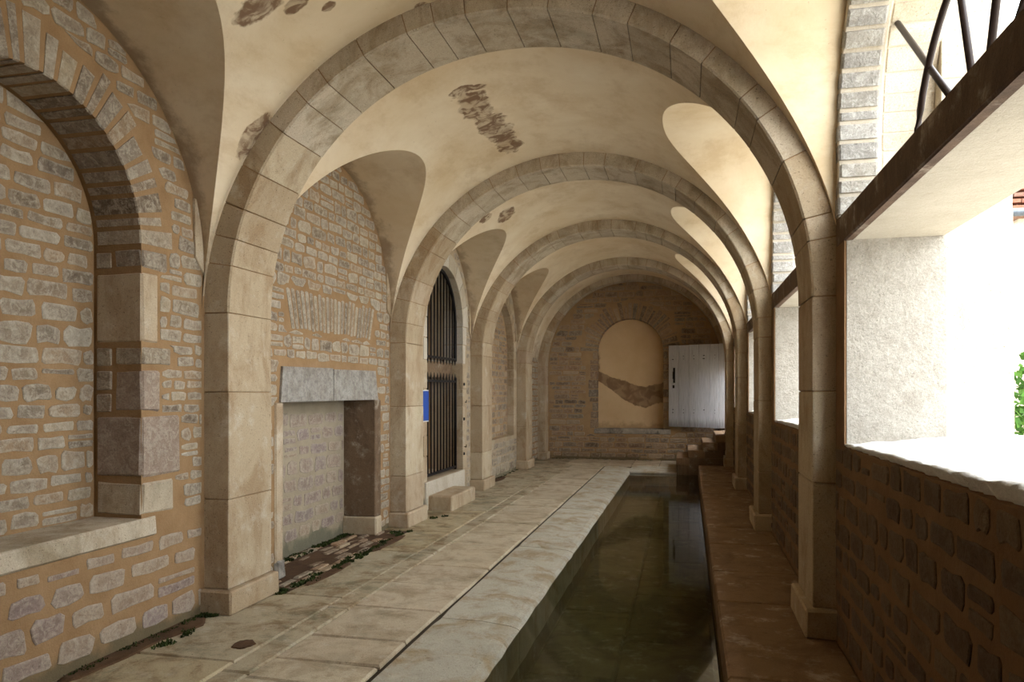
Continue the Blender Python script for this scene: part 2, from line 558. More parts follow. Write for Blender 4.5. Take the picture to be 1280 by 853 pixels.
def stone_solid(P, mp, proud, rnd, bev=0.007, bury=0.02):
    n = len(P)
    cx, cy_ = sum(p[0] for p in P) / n, sum(p[1] for p in P) / n
    V = [mp(a, b, -bury) for a, b in P]
    V += [mp(a, b, proud * 0.45) for a, b in P]
    for a, b in P:
        l = math.hypot(a - cx, b - cy_) or 1
        f = max(1 - bev / l, 0.5)
        V.append(mp(cx + (a - cx) * f, cy_ + (b - cy_) * f, proud * rnd.uniform(0.75, 1.1)))
    V.append(mp(cx, cy_, proud * rnd.uniform(0.9, 1.35)))
    F = []
    for i in range(n):
        j = (i + 1) % n
        F += [(i, j, j + n, i + n), (i + n, j + n, j + 2 * n, i + 2 * n), (i + 2 * n, j + 2 * n, 3 * n)]
    return V, F

def courses(u0, u1, v0, v1, h, l, gap, rnd, wob=0.0):
    out = []
    v = v0
    while v < v1 - 0.03:
        hh = rnd.uniform(*h)
        if v + hh > v1:
            hh = v1 - v
        u = u0 - rnd.uniform(0, l[1] * 0.6)
        while u < u1:
            ll = rnd.uniform(*l)
            a, b = max(u, u0), min(u + ll, u1)
            if b - a > 0.05:
                dv = rnd.uniform(-wob, wob)
                g = gap * rnd.uniform(0.7, 1.4) / 2
                if hh > 0.1 and rnd.random() < 0.10:
                    k = rnd.uniform(0.4, 0.6) * hh
                    out.append((a + g, b - g, v + g + dv, v + k - g * 0.6 + dv))
                    out.append((a + g, b - g, v + k + g * 0.6 + dv, v + hh - g + dv))
                else:
                    out.append((a + g, b - g, v + g + dv + rnd.uniform(0, .25) * g, v + hh - g + dv))
            u += ll
        v += hh
    return out

def lay(parent, solids, mat, limit=300, name='stone', rest='stone_courses'):
    """solids: list of (V,F[,mat]); largest in the picture become parts, the others one joined part."""
    def size(s):
        q = [screen(v) for v in s[0]]
        if any(x is None for x in q):
            return 0
        xs, ys = [a[0] for a in q], [a[1] for a in q]
        if max(xs) < 0 or min(xs) > 1280 or max(ys) < 0 or min(ys) > 853:
            return 0
        return (max(xs) - min(xs)) * (max(ys) - min(ys))
    ss = sorted(solids, key=size, reverse=True)
    for s in ss[:limit]:
        mesh_obj(name, s[0], s[1], s[2] if len(s) > 2 else mat, parent, rim=rim_of(s[0]))
    if ss[limit:]:
        mb = MB()
        rm = []
        for s in ss[limit:]:
            mb.add(s[0], s[1])
            rm += rim_of(s[0])
        o = mesh_obj(rest, mb.V, mb.F, mat, parent, rim=rm)
        o['kind'] = 'stuff'
        o['label'] = 'smaller stones of the wall in mortar'

def wall_stones(mp, inside, u0, u1, v0, v1, h, l, gap, rnd, proud=(0.003, 0.008), wob=0.006, mat=None):
    out = []
    for a, b, c, d in courses(u0, u1, v0, v1, h, l, gap, rnd, wob):
        if d - c < 0.02 or b - a < 0.03:
            continue
        P = clip_poly(stone_poly(a, b, c, d, rnd), inside)
        if P is None:
            continue
        s = stone_solid(P, mp, rnd.uniform(*proud), rnd)
        out.append(s + (mat,) if mat else s)
    return out

# ------------------------------------------------------------------ layout
XL, XR = -3.40, 0.85
PIER = [(1.27, 1.83), (4.66, 5.22), (8.08, 8.66), (11.37, 11.97), (14.65, 15.25), (16.85, 17.2)]
YEND, YBACK = 17.2, -1.3
CX, CZ, VR = -1.25, 2.08, 2.16        # barrel vault
AX, AZ, AR = -1.24, 2.16, 1.96        # arch intrados
ZR = 0.14                             # ledge on the window side
ZW = -0.06                            # water
BAYS = [(-1.3, 1.27), (1.83, 4.66), (5.22, 8.08), (8.66, 11.37), (11.97, 14.65), (15.25, 16.85)]   # index 1 is the first bay in view
BND = [-1.3, 1.55, 4.94, 8.37, 11.67, 14.95, 17.2]

def bayc(i):
    a, b = BAYS[i]
    if i == 0:
        return -0.15, 1.40
    return (a + b) / 2, (b - a) / 2

mapL = lambda a, b, w: (XL + w, a, b)
mapR = lambda a, b, w: (XR - w, a, b)
mapE = lambda a, b, w: (a, YEND - w, b)

# ------------------------------------------------------------------ vault
def lun_left(i):
    c, hw = bayc(i)
    a = hw - 0.02
    return c, (XL - 0.01, a, 2.45, 1.43, 2.0), (-2.40, a * 0.86, 2.70, 1.14, 2.0)
def lun_right(i):
    c, hw = bayc(i)
    a = hw - 0.015
    return c, (XR + 0.03, a, 2.575, 1.475, 2.9), (0.0, a * 0.93, 2.575, 1.415, 2.55)

def lun_pt(L, psi):
    c, W, I = L
    def e(Q):
        ct, st = math.cos(psi), math.sin(psi)
        return (Q[0], c - Q[1] * math.copysign(abs(ct) ** (2 / Q[4]), ct), Q[2] + Q[3] * max(st, 0) ** (2 / Q[4]))
    w, q = Vector(e(W)), Vector(e(I))
    f = lambda t: math.hypot((w + (q - w) * t).x - CX, (w + (q - w) * t).z - CZ) - VR
    lo, hi = 0.0, 3.0
    for _ in range(40):
        m = (lo + hi) / 2
        if f(m) > 0:
            lo = m
        else:
            hi = m
    g = w + (q - w) * hi
    return w, g, math.atan2(g.z - CZ, g.x - CX)

def build_vault():
    mb = MB()
    for i, (y0, y1) in enumerate(BAYS):
        c, hw = bayc(i)
        ya, yb = BND[i], BND[i + 1]
        tabs = []
        if 0 < i < 5:
            for L in (lun_left(i), lun_right(i)):
                T = []
                for k in range(241):
                    psi = PI * k / 240
                    w, g, ph = lun_pt(L, psi)
                    if not T or g.y > T[-1][1].y + 1e-5:
                        T.append((w, g, ph))
                tabs.append(T)
            lo = min(T[0][1].y for T in tabs)
            hi = max(T[-1][1].y for T in tabs)
            ys = set([ya, yb])
            for T in tabs:
                ys |= {T[0][1].y, T[-1][1].y}
                for k in range(0, len(T), 4):
                    ys.add(T[k][1].y)
            ys = sorted(ys)
        else:
            ys = [ya + (yb - ya) * k / 8 for k in range(9)]
        def interp(T, y):
            lo_, hi_ = 0, len(T) - 1
            while hi_ - lo_ > 1:
                m = (lo_ + hi_) // 2
                if T[m][1].y <= y:
                    lo_ = m
                else:
                    hi_ = m
            f = (y - T[lo_][1].y) / max(T[hi_][1].y - T[lo_][1].y, 1e-9)
            ph = T[lo_][2] + (T[hi_][2] - T[lo_][2]) * f
            w = T[lo_][0].lerp(T[hi_][0], f)
            return w, ph
        NS = 72
        rows = []
        lunrows = [[], []]
        for y in ys:
            pl, pr = PI, 0.0
            for q, T in enumerate(tabs):
                if T[0][1].y - 1e-6 <= y <= T[-1][1].y + 1e-6:
                    w, ph = interp(T, y)
                    if q == 0:
                        pl = ph
                    else:
                        pr = ph
                    lunrows[q].append((w, Vector((CX + VR * math.cos(ph), y, CZ + VR * math.sin(ph)))))
            rows.append([(CX + VR * math.cos(pr + (pl - pr) * k / NS), y, CZ + VR * math.sin(pr + (pl - pr) * k / NS)) for k in range(NS + 1)])
        V = [v for r in rows for v in r]
        F = []
        n = NS + 1
        for a in range(len(rows) - 1):
            for k in range(NS):
                F.append((a * n + k, a * n + k + 1, (a + 1) * n + k + 1, (a + 1) * n + k))
        mb.add(V, F)
        for q in (0, 1):
            LR = lunrows[q]
            if not LR:
                continue
            V, F = [], []
            m = 9
            for w, g in LR:
                for k in range(m):
                    V.append(tuple(w.lerp(g, k / (m - 1))))
            for a in range(len(LR) - 1):
                for k in range(m - 1):
                    f = (a * m + k, a * m + k + 1, (a + 1) * m + k + 1, (a + 1) * m + k)
                    F.append(f if q == 0 else f[::-1])
            mb.add(V, F)
    o = mb.build('ceiling', 'vault', None, True)
    tag(o, 'cream plastered barrel vault with side lunettes and brown damp stains', 'ceiling', kind='structure')
build_vault()
tag(MB().box(-4.6, 1.5, YBACK - 0.4, YEND + 0.6, 4.5, 4.7).build('roof', 'ground', None), 'flat roof slab above the vault', 'roof', kind='structure')  # unseen, added so no sky light leaks in over the wall tops

# ------------------------------------------------------------------ left wall, one panel for each bay
def in_arch(y, z, c, a, spring, b, n=2.0):
    if abs(y - c) >= a:
        return False
    if z <= spring:
        return True
    return abs((y - c) / a) ** n + ((z - spring) / b) ** n < 1

def arch_hole(c, a, z0, spring, b, n=2.0, seg=40):
    return [(c - a, z0)] + arch_pts(c, a, spring, b, n, seg) + [(c + a, z0)]

def ring(parent, path, count, d0, d1, w0, w1, mp, rnd, gap, mat, name='voussoir', jit=0.2, djit=0.0, nseg=1, ch=0.006, pj=0.004, s_lo=0.0, s_hi=None):
    L = path.L if s_hi is None else s_hi
    cuts = [s_lo + (L - s_lo) * (k + (rnd.uniform(-jit, jit) if 0 < k < count else 0)) / count for k in range(count + 1)]
    for k in range(count):
        dd0, dj_ = d0 - rnd.uniform(0, pj), rnd.uniform(-djit, djit)
        V, F = wedge(path, cuts[k] + gap / 2, cuts[k + 1] - gap / 2, dd0, d1 if callable(d1) else d1 + dj_, w0, w1 + rnd.uniform(0, pj), mp, nseg, ch)
        mesh_obj(name, V, F, mat(k / count) if callable(mat) else mat, parent)

def left_panel(i, holes, label, thick=0.5, mat='mortar'):
    poly = [(BND[i], -0.5), (BND[i + 1], -0.5), (BND[i + 1], 4.52), (BND[i], 4.52)]
    V, F = prism(poly, holes, mapL, 0.0, -thick)
    o = mesh_obj('wall_left', V, F, mat, None, False, (XL, (BND[i] + BND[i + 1]) / 2, 0))
    return tag(o, label, 'wall', kind='structure')

def lunette_in(i):
    c, W, I = lun_left(i)
    return lambda y, z: in_arch(y, z, c, W[1] - 0.012, W[2], W[3] - 0.012)

rnd = random.Random(5)
# bay behind the camera
w = left_panel(0, [], 'plain rubble wall beyond the arched niche towards the near end')

# --- bay with the arched niche and sill
NC, NA, NS0, NZ = 3.23, 0.80, 2.53, 0.775
w = left_panel(1, [arch_hole(NC, NA, NZ, NS0, NA)], 'rubble stone wall with an arched niche above a grey stone sill')
back = MB().box(XL - 0.75, XL - 0.36, NC - NA - 0.2, NC + NA + 0.2, 0.5, 3.6).build('niche_back', 'mortar', w)
inl = lunette_in(1)
path = Path([(NC - NA, NZ)] + arch_pts(NC, NA, NS0, NA, 2.0, 60) + [(NC + NA, NZ)])
apath = Path(arch_pts(NC, NA, NS0, NA, 2.0, 60))
ring(w, apath, 25, -0.004, 0.24, -0.33, 0.002, mapL, rnd, 0.03, 'rubble', djit=0.05, pj=0.004, ch=0.008)
qu = [(0.785, 1.02, 0.30), (1.035, 1.44, 0.36), (1.455, 1.74, 0.17), (1.755, 1.89, 0.28), (1.90, 2.37, 0.15), (2.38, 2.52, 0.24)]
qmat = ['dressed_arch', 'rubble_low', 'rubble_low', 'rubble', 'dressed', 'rubble']
for k, (z0, z1, wd) in enumerate(qu):
    for sgn in (1, -1):
        y0 = NC + sgn * NA
        ya, yb = sorted((y0 - sgn * 0.006, y0 + sgn * wd))
        MB().box(XL - (0.34 if k in (0, 1, 4) else 0.2), XL + 0.010, ya, yb, z0 + 0.008, z1 - 0.006, 0.016, 0.006).build('quoin', qmat[k], w)
# reveal stones beside the short quoins
for k, (z0, z1) in enumerate([(1.46, 1.58), (1.60, 1.73), (1.76, 1.88), (2.39, 2.50)]):
    MB().box(XL - 0.34, XL - 0.22, NC + NA - 0.008, NC + NA + 0.1, z0, z1, 0.01, 0.004).build('stone', 'rubble', w)
MB().box(XL - 0.37, XL + 0.018, NC - NA - 0.12, NC + NA + 0.13, 0.655, 0.778, 0.015, 0.005).build('sill', 'dressed_arch', w)
def in1(y, z):
    if not inl(y, z) or z < 0.03 or y < BAYS[1][0] + 0.02 or y > BAYS[1][1] - 0.02:
        return False
    if abs(y - NC) < NA + 0.14 and 0.64 < z < 0.79:
        return False
    if in_arch(y, z, NC, NA + 0.30, NS0, NA + 0.29) and z > NS0:
        return False
    if 0.775 < z <= NS0:
        for z0, z1, wd in qu:
            if z0 - 0.01 <= z < z1 + 0.015 and abs(y - NC) < NA + wd + 0.02:
                return False
        if abs(y - NC) < NA + 0.1:
            return False
    return True
sol = wall_stones(mapL, in1, BAYS[1][0], BAYS[1][1], 0.78, 3.92, (0.075, 0.125), (0.13, 0.30), 0.022, rnd)
sol += wall_stones(mapL, in1, BAYS[1][0], BAYS[1][1], 0.04, 0.65, (0.12, 0.17), (0.2, 0.42), 0.05, rnd, (0.004, 0.009), mat='rubble_low')
mapB = lambda a, b, w_: (XL - 0.36 + w_, a, b)
inb = lambda y, z: in_arch(y, z, NC, NA - 0.004, NS0, NA - 0.004) and z > NZ + 0.01
sol += wall_stones(mapB, inb, NC - NA, NC + NA, NZ, 3.33, (0.085, 0.15), (0.17, 0.32), 0.028, rnd)
lay(w, sol, 'rubble', 300)

# --- bay with the blocked fireplace-like recess
FY0, FY1, FZ = 5.71, 7.62, 1.50
w = left_panel(2, [[(FY0 - 0.115, -0.4), (FY0 - 0.115, FZ - 0.005), (5.665, FZ - 0.005), (5.695, 1.806), (7.615, 1.814), (7.685, FZ - 0.005), (FY1 + 0.145, FZ - 0.005), (FY1 + 0.145, -0.4)]], 'rubble stone wall with a flat relieving arch over a square recess')
MB().box(XL - 0.8, XL - 0.365, FY0 - 0.2, FY1 + 0.2, -0.3, 1.8).build('recess_back', 'mortar_grey', w)
inl2 = lunette_in(2)
def in2(y, z):
    if not inl2(y, z) or z < 0.03 or y < BAYS[2][0] + 0.02 or y > BAYS[2][1] - 0.02:
        return False
    if FY0 - 0.13 < y < FY1 + 0.18 and z < FZ + 0.01:
        return False
    if 5.63 < y < 7.72 and 1.49 < z < 1.835:
        return False
    if 5.74 < y < 7.64 and 2.14 < z < 2.54:
        return False
    return True
sol = wall_stones(mapL, in2, BAYS[2][0], BAYS[2][1], 0.04, 3.9, (0.08, 0.13), (0.13, 0.30), 0.022, rnd)
inb2 = lambda y, z: FY0 < y < FY1 and 0.12 < z < 1.42
sol += wall_stones(lambda a, b, w_: (XL - 0.365 + w_, a, b), inb2, FY0, FY1, 0.12, 1.42, (0.13, 0.19), (0.2, 0.4), 0.04, rnd, (0.003, 0.006), mat='rubble_low')
lay(w, sol, 'rubble', 300)
n = 23
for k in range(n):           # flat arch of thin stones set on edge, fanning outwards
    f0, f1 = k / n, (k + 1) / n
    yb0, yb1 = 5.86 + f0 * 1.66, 5.86 + f1 * 1.66
    yt0, yt1 = 5.76 + f0 * 1.87, 5.76 + f1 * 1.87
    zb, zt = 2.165 + rnd.uniform(-0.015, 0.015), 2.50 + rnd.uniform(-0.03, 0.02)
    P = [(yb0 + 0.011, zb), ((yb0 + yb1) / 2, zb - 0.005), (yb1 - 0.011, zb), (yt1 - 0.012, zt), ((yt0 + yt1) / 2, zt + 0.01), (yt0 + 0.012, zt)]
    s = stone_solid(P, mapL, rnd.uniform(0.003, 0.006), rnd)
    mesh_obj('voussoir', s[0], s[1], 'rubble', w, rim=rim_of(s[0]))
fs = empty('recess_surround', (XL, 6.66, 0), 'grey stone frame of jambs and two-block lintel around the square recess', 'fireplace surround')
for (a0, a1, b0, b1) in ((5.66, 6.615, 5.69, 6.61), (6.625, 7.69, 6.63, 7.62)):
    V, F = prism([(a0, FZ), (a1, FZ), (b1, 1.82), (b0, 1.81)], [], mapL, 0.022, -0.37)
    mesh_obj('lintel_block', V, F, 'lintel_grey', fs)
MB().box(XL - 0.37, XL + 0.014, FY0 - 0.12, FY0, 0.0, FZ, 0.01, 0.004).build('jamb', 'dressed', fs)
MB().box(XL - 0.37, XL + 0.018, FY1, FY1 + 0.15, 0.19, FZ, 0.01, 0.004).build('jamb', 'dressed_brown', fs)
MB().box(XL - 0.37, XL + 0.035, FY1 - 0.03, FY1 + 0.155, -0.014, 0.19, 0.014, 0.005).build('jamb_plinth', 'dressed', fs)
MB().box(XL - 0.37, XL + 0.03, FY0 - 0.125, FY0 + 0.02, -0.014, 0.16, 0.02, 0.01).build('jamb_plinth', 'dressed_grey', fs)

# --- bay with the iron gate
GC, GA, GZ, GS = 10.12, 0.807, 0.375, 2.59
w = left_panel(3, [arch_hole(GC, GA, GZ, GS, GA)], 'rubble and dressed stone wall around the tall arched gateway', mat='mortar_pale')
dk = MB()
dk.box(XL - 1.7, XL - 1.5, GC - 1.2, GC + 1.2, 0.2, 3.6)
dk.box(XL - 1.6, XL - 0.5, GC - 1.1, GC - GA - 0.02, 0.2, 3.6)
dk.box(XL - 1.6, XL - 0.5, GC + GA + 0.02, GC + 1.1, 0.2, 3.6)
dk.box(XL - 1.6, XL - 0.5, GC - 1.1, GC + 1.1, 3.42, 3.6)
dk.box(XL - 1.6, XL - 0.5, GC - 1.1, GC + 1.1, 0.2, GZ)
dk.build('chamber', 'mortar_brown', w)
sol2 = wall_stones(lambda a, b, w_: (XL - 1.5 + w_, a, b), lambda y, z: True, GC - GA, GC + GA, GZ, 3.4, (0.13, 0.22), (0.2, 0.4), 0.03, rnd, (0.01, 0.04))
inl3 = lunette_in(3)
qr = []
z = GZ
k = 0
while z < GS - 0.05:
    h = rnd.uniform(0.26, 0.44)
    z1 = min(z + h, GS)
    if GS - z1 < 0.12:
        z1 = GS
    qr.append((z, z1, 0.12 if k % 2 else 0.20))
    z = z1
    k += 1
for z0, z1, wd in qr:
    for sgn in (1, -1):
        y0 = GC + sgn * GA
        ya, yb = sorted((y0 - sgn * 0.004, y0 + sgn * wd))
        MB().box(XL - 0.3, XL + 0.012, ya, yb, z0 + 0.005, z1 - 0.005, 0.006, 0.002).build('quoin', 'dressed_white' if z0 > 1.9 else 'dressed', w)
gp = Path(arch_pts(GC, GA, GS, GA, 2.0, 60))
ring(w, gp, 9, -0.004, 0.24, -0.3, 0.012, mapL, rnd, 0.010, 'dressed_white', djit=0.03, nseg=3, ch=0.006, jit=0.12)
MB().box(XL - 0.5, XL + 0.02, GC - GA - 0.06, GC + GA + 0.08, 0.0, GZ - 0.006, 0.008, 0.003).build('threshold', 'dressed_white', w)
def in3(y, z):
    if not inl3(y, z) or z < 0.03 or y < BAYS[3][0] + 0.015 or y > BAYS[3][1] - 0.015:
        return False
    if abs(y - GC) < GA + 0.10 and z < GZ + 0.01:
        return False
    if z >= GS and in_arch(y, z, GC, GA + 0.28, GS, GA + 0.28):
        return False
    if z < GS and abs(y - GC) < GA + 0.22:
        return False
    return True
sol = wall_stones(mapL, in3, BAYS[3][0], BAYS[3][1], 0.04, 3.9, (0.09, 0.14), (0.12, 0.27), 0.028, rnd) + sol2
lay(w, sol, 'rubble', 300)
MB().box(XL - 0.75, XL - 0.16, GC - GA - 0.02, GC + GA + 0.02, 1.79, 2.03, 0.01).build('transom', 'dressed_brown', w)
MB().box(XL - 1.5, XL - 0.17, GC - GA - 0.02, GC + GA + 0.02, 1.99, 2.04, 0.006).build('transom_top', 'dressed_grey', w)

# --- bay with the shallow arched niche
SC, SA, SS, SZ = 13.36, 1.02, 2.30, 0.71
w = left_panel(4, [arch_hole(SC, SA, SZ, SS, SA)], 'pale stone wall with a shallow blind arch filled with brown masonry', mat='mortar_pale')
MB().box(XL - 0.6, XL - 0.13, SC - SA - 0.2, SC + SA + 0.2, 0.5, 3.5).build('niche_back', 'mortar_brown', w)
inl4 = lunette_in(4)
sp = Path([(SC - SA, SZ)] + arch_pts(SC, SA, SS, SA, 2.0, 60) + [(SC + SA, SZ)])
ring(w, sp, 34, -0.004, 0.17, -0.13, 0.010, mapL, rnd, 0.022, 'dressed', djit=0.04)
def in4(y, z):
    return inl4(y, z) and z > 0.03 and BAYS[4][0] + .015 < y < BAYS[4][1] - .015 and not in_arch(y, z, SC, SA + 0.22, SS, SA + 0.22) or (z < SZ and z > 0.03 and BAYS[4][0] + .015 < y < BAYS[4][1] - .015)
sol = wall_stones(mapL, in4, BAYS[4][0], BAYS[4][1], 0.04, 3.9, (0.13, 0.2), (0.2, 0.42), 0.026, rnd, (0.004, 0.01))
inb4 = lambda y, z: in_arch(y, z, SC, SA - 0.01, SS, SA - 0.01) and z > SZ + 0.01
sol += wall_stones(lambda a, b, w_: (XL - 0.13 + w_, a, b), inb4, SC - SA, SC + SA, SZ, 3.33, (0.09, 0.15), (0.16, 0.36), 0.024, rnd, mat='rubble_brown')
lay(w, sol, 'rubble', 300)

# --- last short bay
w = left_panel(5, [], 'short rubble wall panel in the corner by the end wall')
in5 = lambda y, z: BAYS[5][0] + .015 < y < BAYS[5][1] - .015 and 0.03 < z < 2.6
lay(w, wall_stones(mapL, in5, BAYS[5][0], BAYS[5][1], 0.04, 2.6, (0.09, 0.15), (0.15, 0.3), 0.028, rnd), 'rubble', 300)

# ------------------------------------------------------------------ end wall
EC, EA, EZ, ES = -1.30, 0.765, 0.72, 2.51
poly = [(-4.0, -0.6), (1.4, -0.6), (1.4, 4.52), (-4.0, 4.52)]
V, F = prism(poly, [arch_hole(EC, EA, EZ, ES, EA)], mapE, 0.0, -0.5)
wend = mesh_obj('wall_end', V, F, 'mortar_brown', None, False, (AX, YEND, 0))
tag(wend, 'brown rubble end wall with a round-headed niche of stained plaster', 'wall', kind='structure')
MB().box(EC - EA - 0.2, EC + EA + 0.2, YEND + 0.28, YEND + 0.6, 0.5, 3.6).build('niche_panel', 'niche_plaster', wend)
ep = Path(arch_pts(EC, EA, ES, EA, 2.0, 60))
ring(wend, ep, 29, -0.004, 0.34, -0.27, 0.010, mapE, rnd, 0.024, 'rubble_brown', djit=0.07)
z = EZ
while z < ES - 0.02:
    h = rnd.uniform(0.10, 0.26)
    z1 = min(z + h, ES)
    for sgn in (1, -1):
        x0 = EC + sgn * EA
        wd = rnd.uniform(0.08, 0.2)
        xa, xb = sorted((x0 - sgn * 0.004, x0 + sgn * wd))
        MB().box(xa, xb, YEND - 0.010, YEND + 0.27, z + 0.01, z1 - 0.01, 0.008, 0.003).build('quoin', 'rubble_brown', wend)
    z = z1
MB().box(EC - EA - 0.06, EC + EA + 0.16, YEND - 0.025, YEND + 0.3, 0.60, EZ, 0.012, 0.004).build('sill', 'dressed_grey', wend)
def inE(x, z):
    if abs(x - AX) > AR - 0.005 or (z > AZ and math.hypot(x - AX, z - AZ) > AR - 0.01):
        return False
    if z < 0.03 or x < XL + 0.02 or x > XR or math.hypot(x - CX, max(z - CZ, 0)) > VR - 0.02:
        return False
    if z > ES and in_arch(x, z, EC, EA + 0.42, ES, EA + 0.42):
        return False
    if EZ - 0.13 < z <= ES and abs(x - EC) < EA + 0.26:
        return False
    return True
sol = wall_stones(mapE, inE, XL, XR, 0.04, 4.2, (0.09, 0.15), (0.16, 0.42), 0.024, rnd, (0.008, 0.018))
lay(wend, sol, 'rubble_brown', 300)
V, F = prism([(-4.0, -0.6), (1.4, -0.6), (1.4, 4.52), (-4.0, 4.52)], [], lambda a, b, w_: (a, YBACK - w_, b), 0.0, 0.4)
tag(mesh_obj('wall_rear', V, F, 'mortar', None, False, (AX, YBACK, 0)), 'plain wall closing the near end of the gallery', 'wall', kind='structure')

# ------------------------------------------------------------------ right wall with windows
WZ0, LB, LT = 1.29, 2.44, 2.60       # sill, lintel underside and top
def win_dims(i):
    c, hw = bayc(i)
    return c, hw - 0.24, hw - 0.09
names_r = ['plain closed wall panel before the first wide window', 'dark rubble wall under the wide window opposite the arched niche', 'dark rubble wall and window opposite the square recess', 'dark rubble wall and window opposite the iron gate', 'dark rubble wall and window opposite the shallow blind arch', 'wall with a doorway above the stone steps']
RW = []
for i in range(6):
    y0, y1 = BND[i], BND[i + 1]
    poly = [(y0, -0.6), (y1, -0.6), (y1, 4.52), (y0, 4.52)]
    if i == 0:  # unseen panel closed without a window to darken the near bay
        V, F = prism(poly, [], mapR, 0.0, -0.515)
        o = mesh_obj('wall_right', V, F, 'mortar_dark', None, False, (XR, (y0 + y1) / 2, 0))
        RW.append(tag(o, names_r[i], 'wall', kind='structure'))
        continue
    if i < 5:
        c, lw, uw = win_dims(i)
        up = arch_pts(c, uw, 2.9, 1.06, 2.7, 40)
        hole_i = [(c - lw, WZ0 - 0.005), (c - lw, LB), (c - uw, LB)] + up + [(c + uw, LB), (c + lw, LB), (c + lw, WZ0 - 0.005)]
        up2 = arch_pts(c, uw + 0.05, 2.9, 1.10, 2.7, 40)
        hole_o = [(c - lw, WZ0 - 0.03), (c - lw, LB), (c - uw - 0.05, LB)] + up2 + [(c + uw + 0.05, LB), (c + lw, LB), (c + lw, WZ0 - 0.03)]
    else:
        c, lw = 15.93, 0.66
        hole_i = arch_hole(c, lw, 0.59, 2.85, lw)
        hole_o = arch_hole(c - 0.05, lw + 0.22, 0.59, 2.85, lw + 0.22)
    V, F = prism(poly, [hole_i], mapR, 0.0, -0.22)
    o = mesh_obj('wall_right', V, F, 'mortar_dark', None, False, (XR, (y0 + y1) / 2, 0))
    tag(o, names_r[i], 'wall', kind='structure')
    V, F = prism(poly, [hole_o], mapR, -0.22, -0.515)
    mesh_obj('outer_leaf', V, F, 'mortar_white', o)
    RW.append(o)
    if i == 5:
        continue
    # rendered lower jambs
    for sgn in (1, -1):
        ya, yb = sorted((c + sgn * lw, c + sgn * (lw + 0.05)))
        ya2, yb2 = sorted((c + sgn * (lw - 0.004), c + sgn * (lw + 0.05)))
        MB().box(XR + 0.012, XR + 0.512, ya2, yb2, WZ0 - 0.02, LB).build('jamb_render', 'jamb_render', o)
    # lintel
    MB().box(XR - 0.004, XR + 0.05, c - uw - 0.06, c + uw + 0.06, LB - 0.004, LT, 0.008, 0.003).build('lintel', 'lintel_brown', o)
    MB().box(XR + 0.04, XR + 0.512, c - uw - 0.06, c + uw + 0.06, LB, LT - 0.004, 0.008, 0.003).build('lintel_render', 'plaster_jamb', o)
    # rough stones of the window arch
    if i in (1, 2, 3):
        rp = Path([(c - uw, LT)] + arch_pts(c, uw, 2.9, 1.06, 2.7, 60) + [(c + uw, LT)])
        V, F = wedge(rp, 0, rp.L, -0.003, 0.05, -0.222, 0.002, mapR, 80, 0.004)
        mesh_obj('reveal_mortar', V, F, 'mortar_white', o)
        ring(o, rp, 44, -0.012, 0.10, -0.205, -0.002, mapR, rnd, 0.026, 'rubble_white', name='reveal_stone', ch=0.012, pj=0.012)
        op = Path([(c - uw - 0.05, LT)] + arch_pts(c, uw + 0.05, 2.9, 1.10, 2.7, 60) + [(c + uw + 0.05, LT)])
        ring(o, op, 40, -0.003, 0.08, -0.51, -0.24, mapR, rnd, 0.012, 'dressed_white', name='outer_voussoir', ch=0.006, pj=0.003)
    # rough sill
    nx, ny = 40, 120
    V, F = [], []
    x0, x1 = XR + 0.012, XR + 0.88
    sh = bayc(i)[1] - 0.165
    for a in range(nx + 1):
        for b in range(ny + 1):
            fx = a / nx
            x = x0 + (x1 - x0) * fx
            y = c - lw - 0.02 + (2 * lw + 0.04) * b / ny
            if fx * (x1 - x0) > 0.53:
                y = c - sh + 2 * sh * b / ny
            nz = mnoise.fractal(Vector((x * 7, y * 7, 3.1)), 0.9, 2.0, 5)
            z = WZ0 + 0.012 + 0.05 * min((x - x0) / 0.5, 1.2) + 0.012 * nz + max(c + 1.1 - y, 0) * 0.018
            if a == 0:
                x += 0.022 * mnoise.noise(Vector((y * 14, 0, 0))) + 0.012 * mnoise.noise(Vector((y * 40, 0, 5))) - 0.008
                z += -0.004 + 0.014 * mnoise.noise(Vector((y * 22, 7, 0)))
            V.append((x, y, z))
    for a in range(nx):
        for b in range(ny):
            q = a * (ny + 1) + b
            F.append((q, q + ny + 1, q + ny + 2, q + 1))
    # skirt down
    base = len(V)
    for b in range(ny + 1):
        v = V[b]
        V.append((v[0] + 0.06, v[1], WZ0 - 0.05))
    for b in range(ny):
        F.append((b, b + 1, base + b + 1, base + b))
    base = len(V)
    for b in range(ny + 1):
        v = V[nx * (ny + 1) + b]
        V.append((v[0], v[1], -0.3))
    for b in range(ny):
        q = nx * (ny + 1) + b
        F.append((q, base + b, base + b + 1, q + 1))
    for b in (0, ny):
        rows_ = [a for a in range(nx + 1) if (x1 - x0) * a / nx > 0.53]
        base = len(V)
        for a in rows_:
            v = V[a * (ny + 1) + b]
            V.append((v[0], v[1], -0.3))
        for q_ in range(len(rows_) - 1):
            f_ = (rows_[q_] * (ny + 1) + b, rows_[q_ + 1] * (ny + 1) + b, base + q_ + 1, base + q_)
            F.append(f_ if b else f_[::-1])
    mesh_obj('window_sill', V, F, 'sill', o, True)
